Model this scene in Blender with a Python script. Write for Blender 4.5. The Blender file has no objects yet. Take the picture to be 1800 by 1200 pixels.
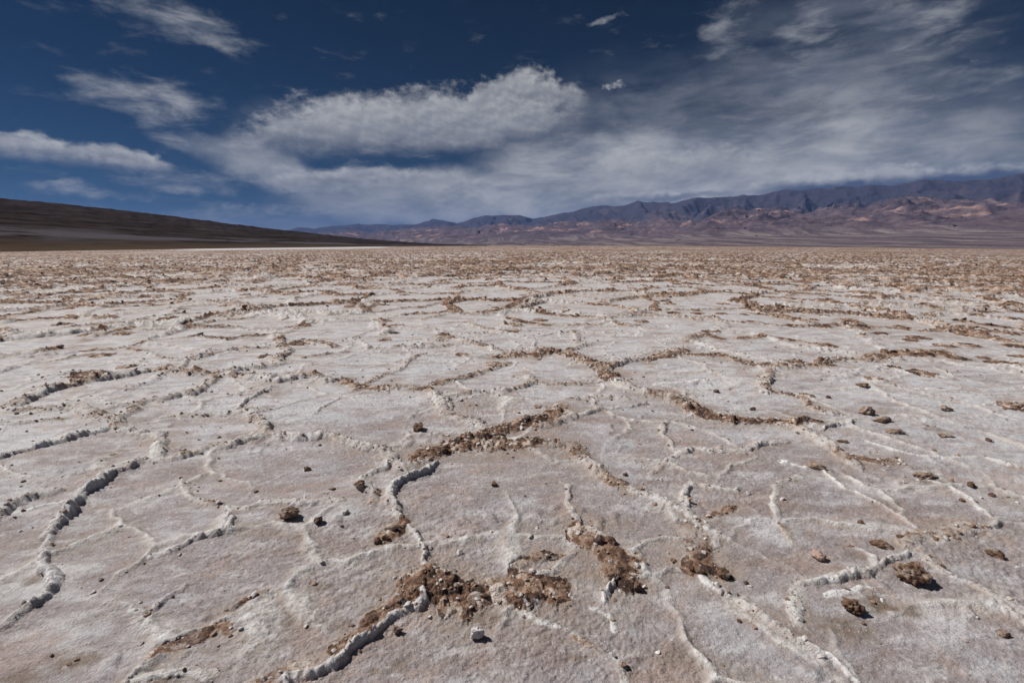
import bpy, math, random
import numpy as np
from mathutils import Vector

# ------------------------------------------------------------------ camera, world, sun
scene = bpy.context.scene
C = scene.collection
random.seed(7)
CAM_H = 1.6
PITCH = math.radians(11.2)
FPX = 850.0                       # focal length in photograph pixels (1800 wide, 17 mm lens)
SINK = 0.011

cam_data = bpy.data.cameras.new('camera')
cam_data.sensor_width = 36.0
cam_data.lens = 17.0
cam_data.clip_start = 0.05
cam_data.clip_end = 200000.0
cam = bpy.data.objects.new('camera', cam_data)
C.objects.link(cam)
cam.location = (0, 0, CAM_H)
cam.rotation_mode = 'XYZ'
cam.rotation_euler = (math.radians(90) - PITCH, math.radians(0.10), 0)
scene.camera = cam

SUN_EL = math.radians(47)
SUN_AZ = math.radians(-75)        # measured from +Y (view direction) towards +X
sdir = Vector((math.sin(SUN_AZ) * math.cos(SUN_EL), math.cos(SUN_AZ) * math.cos(SUN_EL), math.sin(SUN_EL)))
sun_data = bpy.data.lights.new('sun', 'SUN')
sun_data.energy = 4.4
sun_data.angle = math.radians(1.0)
sun_data.color = (1.0, 0.968, 0.925)
sun = bpy.data.objects.new('sun', sun_data)
sun.rotation_mode = 'QUATERNION'
sun.rotation_quaternion = (-sdir).to_track_quat('-Z', 'Y')
C.objects.link(sun)

vs = scene.view_settings
vs.view_transform = 'Standard'
vs.look = 'None'
vs.exposure = 0.1
vs.gamma = 1.0
vs.use_curve_mapping = False
scene.cycles.use_denoising = True
scene.cycles.max_bounces = 5
scene.cycles.diffuse_bounces = 2
scene.cycles.glossy_bounces = 1
scene.cycles.volume_bounces = 0
scene.cycles.caustics_reflective = False
scene.cycles.caustics_refractive = False


def pix_dir(px, py):
    dx = (px - 900.0) / FPX
    dy = (600.0 - py) / FPX
    return (dx, math.cos(PITCH) + dy * math.sin(PITCH), -math.sin(PITCH) + dy * math.cos(PITCH))


def pix_azel(px, py):
    x, y, z = pix_dir(px, py)
    return math.degrees(math.atan2(x, y)), math.degrees(math.atan2(z, math.hypot(x, y)))


def gp(px, py):
    """photo pixel -> point where that direction meets the salt flat"""
    x, y, z = pix_dir(px, py)
    zg = 0.0
    for _ in range(3):
        t = (zg - CAM_H) / z
        X, Y = x * t, y * t
        zg = -SINK * X * X / max(math.hypot(X, Y), 0.1)
    return X, Y


class NT:
    """small helper for building node trees"""
    def __init__(self, tree):
        self.t = tree
        self.t.nodes.clear()

    def n(self, typ, **kw):
        nd = self.t.nodes.new(typ)
        for k, v in kw.items():
            setattr(nd, k, v)
        return nd

    def link(self, a, b):
        self.t.links.new(a, b)

    def put(self, sock, v):
        if isinstance(v, bpy.types.NodeSocket):
            self.link(v, sock)
        else:
            sock.default_value = v

    def math(self, op, a, b=0.0, clamp=False):
        nd = self.n('ShaderNodeMath', operation=op, use_clamp=clamp)
        self.put(nd.inputs[0], a)
        self.put(nd.inputs[1], b)
        return nd.outputs[0]

    def rng(self, v, a, b, c=0.0, d=1.0, smooth=True):
        nd = self.n('ShaderNodeMapRange', interpolation_type='SMOOTHSTEP' if smooth else 'LINEAR')
        self.put(nd.inputs[0], v)
        for i, q in zip((1, 2, 3, 4), (a, b, c, d)):
            self.put(nd.inputs[i], q)
        return nd.outputs[0]

    def mix(self, f, a, b, blend='MIX'):
        nd = self.n('ShaderNodeMix', data_type='RGBA', blend_type=blend)
        self.put(nd.inputs[0], f)
        self.put(nd.inputs[6], a if isinstance(a, bpy.types.NodeSocket) else (*a, 1.0))
        self.put(nd.inputs[7], b if isinstance(b, bpy.types.NodeSocket) else (*b, 1.0))
        return nd.outputs[2]

    def noise(self, vec, scale, detail=3.0, rough=0.5, dist=0.0, lac=2.0):
        nd = self.n('ShaderNodeTexNoise')
        self.link(vec, nd.inputs['Vector'])
        nd.inputs['Scale'].default_value = scale
        nd.inputs['Detail'].default_value = detail
        nd.inputs['Roughness'].default_value = rough
        nd.inputs['Lacunarity'].default_value = lac
        nd.inputs['Distortion'].default_value = dist
        return nd.outputs['Fac']

    def mapping(self, vec, loc=(0, 0, 0), rot=(0, 0, 0), sc=(1, 1, 1), typ='POINT'):
        nd = self.n('ShaderNodeMapping', vector_type=typ)
        self.link(vec, nd.inputs[0])
        nd.inputs[1].default_value = loc
        nd.inputs[2].default_value = rot
        nd.inputs[3].default_value = sc
        return nd.outputs[0]

    def attr(self, name):
        nd = self.n('ShaderNodeAttribute', attribute_name=name)
        return nd.outputs['Fac']


# ------------------------------------------------------------------ sky with clouds (direction space, at infinity)
SKY_STRENGTH = 0.09


def build_world():
    w = bpy.data.worlds.new('World')
    scene.world = w
    w.use_nodes = True
    g = NT(w.node_tree)
    out = g.n('ShaderNodeOutputWorld')
    bg = g.n('ShaderNodeBackground')
    g.link(bg.outputs[0], out.inputs[0])
    sky = g.n('ShaderNodeTexSky', sky_type='NISHITA')
    sky.sun_disc = False
    sky.sun_elevation = SUN_EL
    sky.sun_rotation = SUN_AZ
    sky.altitude = 1500.0
    sky.air_density = 1.0
    sky.dust_density = 0.15
    sky.ozone_density = 2.5
    # the polarised, deep desert blue of the photograph
    tc = g.n('ShaderNodeTexCoord')
    sep = g.n('ShaderNodeSeparateXYZ')
    g.link(tc.outputs['Generated'], sep.inputs[0])
    # clear desert air: the whitish band right above the horizon is left out
    lift = g.n('ShaderNodeCombineXYZ')
    g.link(sep.outputs[0], lift.inputs[0])
    g.link(sep.outputs[1], lift.inputs[1])
    g.link(g.math('SQRT', g.math('ADD', g.math('MULTIPLY', sep.outputs[2], sep.outputs[2]), .0022)), lift.inputs[2])
    nrm = g.n('ShaderNodeVectorMath', operation='NORMALIZE')
    g.link(lift.outputs[0], nrm.inputs[0])
    g.link(nrm.outputs[0], sky.inputs[0])
    srgb = g.n('ShaderNodeSeparateColor')
    g.link(sky.outputs[0], srgb.inputs[0])
    crgb = g.n('ShaderNodeCombineColor')
    for ch, (p_, m_) in enumerate(((1.90, .0072), (1.54, .0330), (1.78, .0245))):
        g.link(g.math('MULTIPLY', g.math('POWER', srgb.outputs[ch], p_), m_), crgb.inputs[ch])
    blue = crgb.outputs[0]

    az = g.math('MULTIPLY', g.math('ARCTAN2', sep.outputs[0], sep.outputs[1]), 57.2958)
    el = g.math('MULTIPLY', g.math('ARCSINE', sep.outputs[2]), 57.2958)
    comb = g.n('ShaderNodeCombineXYZ')
    g.link(az, comb.inputs[0])
    g.link(el, comb.inputs[1])
    P = comb.outputs[0]                                   # degrees

    # edge warp so that no blob shows its ellipse
    wn = g.n('ShaderNodeTexNoise')
    g.link(P, wn.inputs['Vector'])
    wn.inputs['Scale'].default_value = 0.16
    wn.inputs['Detail'].default_value = 5.0
    wn.inputs['Roughness'].default_value = 0.6
    off = g.n('ShaderNodeVectorMath', operation='SUBTRACT')
    g.link(wn.outputs['Color'], off.inputs[0])
    off.inputs[1].default_value = (0.5, 0.5, 0.5)
    offs = g.n('ShaderNodeVectorMath', operation='MULTIPLY')
    g.link(off.outputs[0], offs.inputs[0])
    offs.inputs[1].default_value = (7.0, 3.4, 0.0)
    Wn = g.n('ShaderNodeVectorMath', operation='ADD')
    g.link(P, Wn.inputs[0])
    g.link(offs.outputs[0], Wn.inputs[1])
    W = Wn.outputs[0]

    def blob(px0, py0, px1, py1, half, peak, inner=0.15, vec=W):
        """soft ellipse running from one photo pixel to another, half-thickness in pixels"""
        a0, e0 = pix_azel(px0, py0)
        a1, e1 = pix_azel(px1, py1)
        ca, ce = (a0 + a1) / 2, (e0 + e1) / 2
        L = math.hypot(a1 - a0, e1 - e0) / 2
        ang = math.atan2(e1 - e0, a1 - a0)
        cx, cy = (px0 + px1) / 2, (py0 + py1) / 2
        th = abs(pix_azel(cx, cy - half)[1] - pix_azel(cx, cy + half)[1]) / 2
        m = g.mapping(vec, (ca, ce, 0), (0, 0, ang), (L, th, 1), 'TEXTURE')
        ln = g.n('ShaderNodeVectorMath', operation='LENGTH')
        g.link(m, ln.inputs[0])
        return g.rng(ln.outputs['Value'], inner, 1.0, peak, 0.0)

    def total(bl):
        s = bl[0]
        for b in bl[1:]:
            s = g.math('MAXIMUM', s, b)
        return s

    # streaky, dry-brushed cirrus
    cir = total([
        blob(60, -40, 520, 80, 60, 1.0), blob(-20, 140, 480, 185, 60, 1.0), blob(140, 175, 560, 305, 40, .8),
        blob(330, 235, 660, 365, 55, 1.0), blob(110, 300, 500, 332, 34, 1.0), blob(420, 300, 800, 335, 48, 1.0),
        blob(-60, 336, 380, 346, 16, .8), blob(1020, 42, 1120, 24, 9, .75), blob(1200, 85, 1360, 30, 95, .7),
        blob(1330, 130, 1520, 10, 110, .62), blob(1430, 25, 1880, 75, 100, .6), blob(1450, 160, 1880, 120, 100, .5),
        blob(580, 268, 790, 279, 12, .7), blob(200, 376, 680, 362, 26, .85), blob(-60, 322, 200, 330, 14, .7),
        blob(-900, 200, -100, -200, 160, .8), blob(1900, 150, 2700, -100, 200, .8), blob(300, -500, 1100, -300, 150, .7)])
    Rt = g.mapping(P, (0, 0, 0), (0, 0, math.radians(-13)), (0.20, 0.60, 1))
    st = g.noise(Rt, 1.15, 10, 0.63, 0.25)
    stc = g.math('MULTIPLY_ADD', st, 1.9)
    stc.node.inputs[2].default_value = -.45
    cirm = g.rng(g.math('ADD', stc, g.math('MULTIPLY', cir, 0.78)), 0.62, 1.75)

    # cumulus banks with lumpy tops, ragged and thin towards their base
    cum = total([
        blob(1030, 152, 1130, 143, 18, .6), blob(1060, 292, 1290, 268, 40, .55), blob(600, 150, 700, 128, 22, .35),
        blob(-1100, 250, -300, 150, 150, .9), blob(2000, 300, 3000, 220, 150, .9)])

    def puffs(loc):
        m_ = g.mapping(P, loc, sc=(0.80, 1.25, 1))
        n_ = g.math('MULTIPLY', g.noise(m_, 0.36, 8, 0.55, 0.3), .66)
        return g.math('ADD', n_, g.math('MULTIPLY', g.noise(m_, 1.25, 8, 0.62, 0.1), .34))
    cn = puffs((0, 0, 0))
    cn2 = puffs((0.30, -0.55, 0))
    cnc = g.math('MULTIPLY_ADD', cn, 2.8)
    cnc.node.inputs[2].default_value = -.9
    cd = g.math('ADD', cnc, g.math('MULTIPLY', cum, 0.78))
    cumm = g.rng(cd, 0.98, 1.38)

    # wide soft sheets
    veil = total([
        blob(340, 200, 1140, 200, 62, .9, .2), blob(440, 352, 1340, 322, 66, 1.0, .45), blob(260, 225, 640, 340, 44, .75, .2), blob(780, 298, 1400, 262, 84, 1.0, .45),
        blob(940, 318, 2000, 246, 150, 1.0, .5), blob(1100, 160, 1980, 170, 210, .78, .0), blob(820, 215, 1500, 160, 140, .5, .0),
        blob(600, 385, 1980, 345, 52, .95, .4), blob(1200, 40, 1920, 30, 150, .6, .0), blob(-250, 402, 800, 398, 44, .55, .0)])
    vn = g.noise(g.mapping(P, sc=(0.35, 1.0, 1)), 0.30, 9, 0.62, 0.3)
    # outside the frame the same broken sheets go on, added unseen for fill light
    rest = g.math('MULTIPLY', g.rng(g.noise(g.mapping(tc.outputs['Generated'], sc=(1, 1, 2.6)), 2.4, 6, .6), .42, .62),
                  g.math('MAXIMUM', g.rng(g.math('ABSOLUTE', az), 48, 62), g.rng(el, 32, 44)))
    veil = g.math('MAXIMUM', veil, g.math('MULTIPLY', rest, .85))
    veilm = g.math('MULTIPLY', veil, g.rng(vn, 0.32, 0.60, g.rng(el, 7, 18, .65, .12), 1.0), clamp=True)

    # banks: a lumpy, well-cut upper edge and a base that thins out
    lump = g.math('SUBTRACT', cn, .5)

    def bank(px0, py0, px1, py1, half, peak, lumpy=2.4, base=-1.3):
        a0, e0 = pix_azel(px0, py0)
        a1, e1 = pix_azel(px1, py1)
        cx, cy = (px0 + px1) / 2, (py0 + py1) / 2
        th = abs(pix_azel(cx, cy - half)[1] - pix_azel(cx, cy + half)[1]) / 2
        m_ = g.mapping(P, ((a0 + a1) / 2, (e0 + e1) / 2, 0), (0, 0, math.atan2(e1 - e0, a1 - a0)),
                       (math.hypot(a1 - a0, e1 - e0) / 2, th, 1), 'TEXTURE')
        sp = g.n('ShaderNodeSeparateXYZ')
        g.link(m_, sp.inputs[0])
        x_, y_ = sp.outputs[0], sp.outputs[1]
        arch = g.math('SUBTRACT', .62, g.math('MULTIPLY', g.math('POWER', g.math('ABSOLUTE', x_), 3.0), .9))
        top = g.math('ADD', g.math('SUBTRACT', arch, y_), g.math('MULTIPLY', lump, lumpy))      # > 0 inside
        al = g.math('MULTIPLY', g.rng(top, -.05, .48), g.rng(g.math('ADD', y_, g.math('MULTIPLY', lump, .8)), base, .1))
        al = g.math('MULTIPLY', al, g.rng(g.math('ABSOLUTE', x_), 1.05, .72, 0, peak))
        return al, g.rng(top, .9, .05)

    banks = [bank(370, 208, 1040, 172, 84, .9, 1.6, -1.0), bank(800, 160, 1040, 150, 62, .85, 2.0), bank(-120, 232, 320, 286, 38, .95, 1.9, -.9),
             bank(440, 308, 830, 304, 26, .85, 1.8), bank(980, 300, 1380, 268, 48, .6, 2.2), bank(1280, 336, 1560, 312, 30, .85, 2.2),
             bank(1400, 322, 1700, 300, 36, .85, 2.4), bank(1600, 310, 1900, 300, 30, .8, 2.2), bank(1010, 348, 1240, 342, 16, .8, 2.0)]

    # tone of the clouds: bright where the light reaches, grey inside
    lit = g.math('ADD', g.math('MULTIPLY', g.rng(g.math('SUBTRACT', cn, cn2), -0.10, 0.14), .55), g.rng(cd, 1.7, 1.05, 0, .42))
    vt = g.noise(g.mapping(P, sc=(0.26, 0.85, 1)), 0.42, 8, 0.62, .3)
    high = g.rng(el, 6, 24)
    veil_c = g.mix(g.rng(vt, 0.34, 0.66), g.mix(high, (.250, .270, .300), (.055, .072, .118)), g.mix(high, (.470, .472, .475), (.145, .162, .208)))
    cir_c = g.mix(g.rng(st, .38, .66), (.22, .24, .28), (.37, .38, .395))
    cum_c = g.mix(lit, (.225, .236, .262), (.50, .505, .505))
    inv = 1.0 / SKY_STRENGTH / 1.07          # cloud tones are display values; strength and exposure are divided out
    k = lambda c: g.mix(1.0, c, (inv, inv, inv), 'MULTIPLY')
    col = g.mix(veilm, blue, k(veil_c))
    col = g.mix(g.math('MULTIPLY', cirm, 0.85), col, k(cir_c))
    puff = g.rng(g.math('SUBTRACT', cn, cn2), -0.10, 0.14)
    for al, edge in banks:
        bl = g.math('ADD', g.math('MULTIPLY', edge, .55), g.math('MULTIPLY', puff, .42))
        col = g.mix(al, col, k(g.mix(bl, (.215, .228, .258), (.56, .56, .555))))
    col = g.mix(g.math('MULTIPLY', cumm, 0.8), col, k(cum_c))
    # shaded base of the cloud that rests on the range
    dark = total([blob(1300, 342, 1720, 322, 22, 1.0, .35), blob(1480, 328, 1980, 300, 32, 1.0, .45), blob(1060, 350, 1330, 343, 8, .6, .2)])
    col = g.mix(dark, col, k(g.mix(vt, (.028, .042, .078), (.075, .095, .145))))
    g.link(col, bg.inputs[0])
    bg.inputs[1].default_value = SKY_STRENGTH
    w.cycles.sampling_method = 'MANUAL'
    w.cycles.sample_map_resolution = 512


build_world()


# ------------------------------------------------------------------ numpy noise
def _hash(ix, iy, seed):
    h = (ix.astype(np.int64) * 374761393 + iy.astype(np.int64) * 668265263 + seed * 974634777) & 0xFFFFFFFF
    h = ((h ^ (h >> 13)) * 1274126177) & 0xFFFFFFFF
    h = ((h ^ (h >> 16)) * 2246822519) & 0xFFFFFFFF
    return (h ^ (h >> 15)) & 0xFFFFFFFF


def rnd(ix, iy, seed):
    return _hash(ix, iy, seed).astype(np.float32) / np.float32(4294967296.0)


def vnoise(x, y, seed=0):
    """gradient noise, about -1..1"""
    fx, fy = np.floor(x), np.floor(y)
    ix, iy = fx.astype(np.int64), fy.astype(np.int64)
    tx, ty = (x - fx).astype(np.float32), (y - fy).astype(np.float32)
    u = tx * tx * tx * (tx * (tx * 6 - 15) + 10)
    v = ty * ty * ty * (ty * (ty * 6 - 15) + 10)

    def gr(a, b, dx, dy):
        t = rnd(a, b, seed) * np.float32(6.2831853)
        return np.cos(t) * dx + np.sin(t) * dy
    n00 = gr(ix, iy, tx, ty)
    n10 = gr(ix + 1, iy, tx - 1, ty)
    n01 = gr(ix, iy + 1, tx, ty - 1)
    n11 = gr(ix + 1, iy + 1, tx - 1, ty - 1)
    a = n00 + u * (n10 - n00)
    b = n01 + u * (n11 - n01)
    return (a + v * (b - a)) * np.float32(1.5)


def fbm(x, y, oct=4, seed=0, gain=0.5, lac=2.03):
    s = 0.0
    a = 1.0
    t = 0.0
    for i in range(oct):
        s = s + a * vnoise(x, y, seed + i * 17)
        t += a
        a *= gain
        x = x * lac + 3.7
        y = y * lac - 1.9
    return s / t


def worley(x, y, seed=0, jit=0.9, want_id=False):
    fx, fy = np.floor(x), np.floor(y)
    ix, iy = fx.astype(np.int64), fy.astype(np.int64)
    f1 = np.full(x.shape, 9.0, np.float32)
    f2 = f1.copy()
    dx1 = np.zeros(x.shape, np.float32)
    dy1 = dx1.copy()
    cx = np.zeros(x.shape, np.int32)
    cy = cx.copy()
    cx2 = cx.copy()
    cy2 = cx.copy()
    for a in (-1, 0, 1):
        for b in (-1, 0, 1):
            jx, jy = ix + a, iy + b
            px = jx + 0.5 + jit * (rnd(jx, jy, seed) - 0.5)
            py = jy + 0.5 + jit * (rnd(jx, jy, seed + 5) - 0.5)
            dx, dy = (x - px).astype(np.float32), (y - py).astype(np.float32)
            d = np.sqrt(dx * dx + dy * dy)
            n1 = d < f1
            m2 = (~n1) & (d < f2)
            if want_id:
                cx2 = np.where(n1, cx, np.where(m2, jx, cx2))
                cy2 = np.where(n1, cy, np.where(m2, jy, cy2))
            f2 = np.where(n1, f1, np.where(m2, d, f2))
            f1 = np.where(n1, d, f1)
            dx1 = np.where(n1, dx, dx1)
            dy1 = np.where(n1, dy, dy1)
            cx = np.where(n1, jx, cx)
            cy = np.where(n1, jy, cy)
    if want_id:
        return f1, f2, dx1, dy1, cx, cy, cx2, cy2
    return f1, f2, dx1, dy1, cx, cy


def sstep(a, b, x):
    t = np.clip((x - a) / (b - a), 0, 1)
    return t * t * (3 - 2 * t)


def slabs(x, y, cell, seed):
    """broken, tilted plates: 0..1"""
    f1, f2, dx, dy, cx, cy = worley(x / cell, y / cell, seed)
    h = rnd(cx, cy, seed + 31)
    tx = (rnd(cx, cy, seed + 41) - 0.5) * 1.9
    ty = (rnd(cx, cy, seed + 51) - 0.5) * 1.9
    v = 0.15 + 0.75 * h + tx * dx + ty * dy
    return np.clip(v, 0, 1.3) * (0.25 + 0.75 * sstep(0.0, 0.16, f2 - f1)), rnd(cx, cy, seed + 61)


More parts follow.
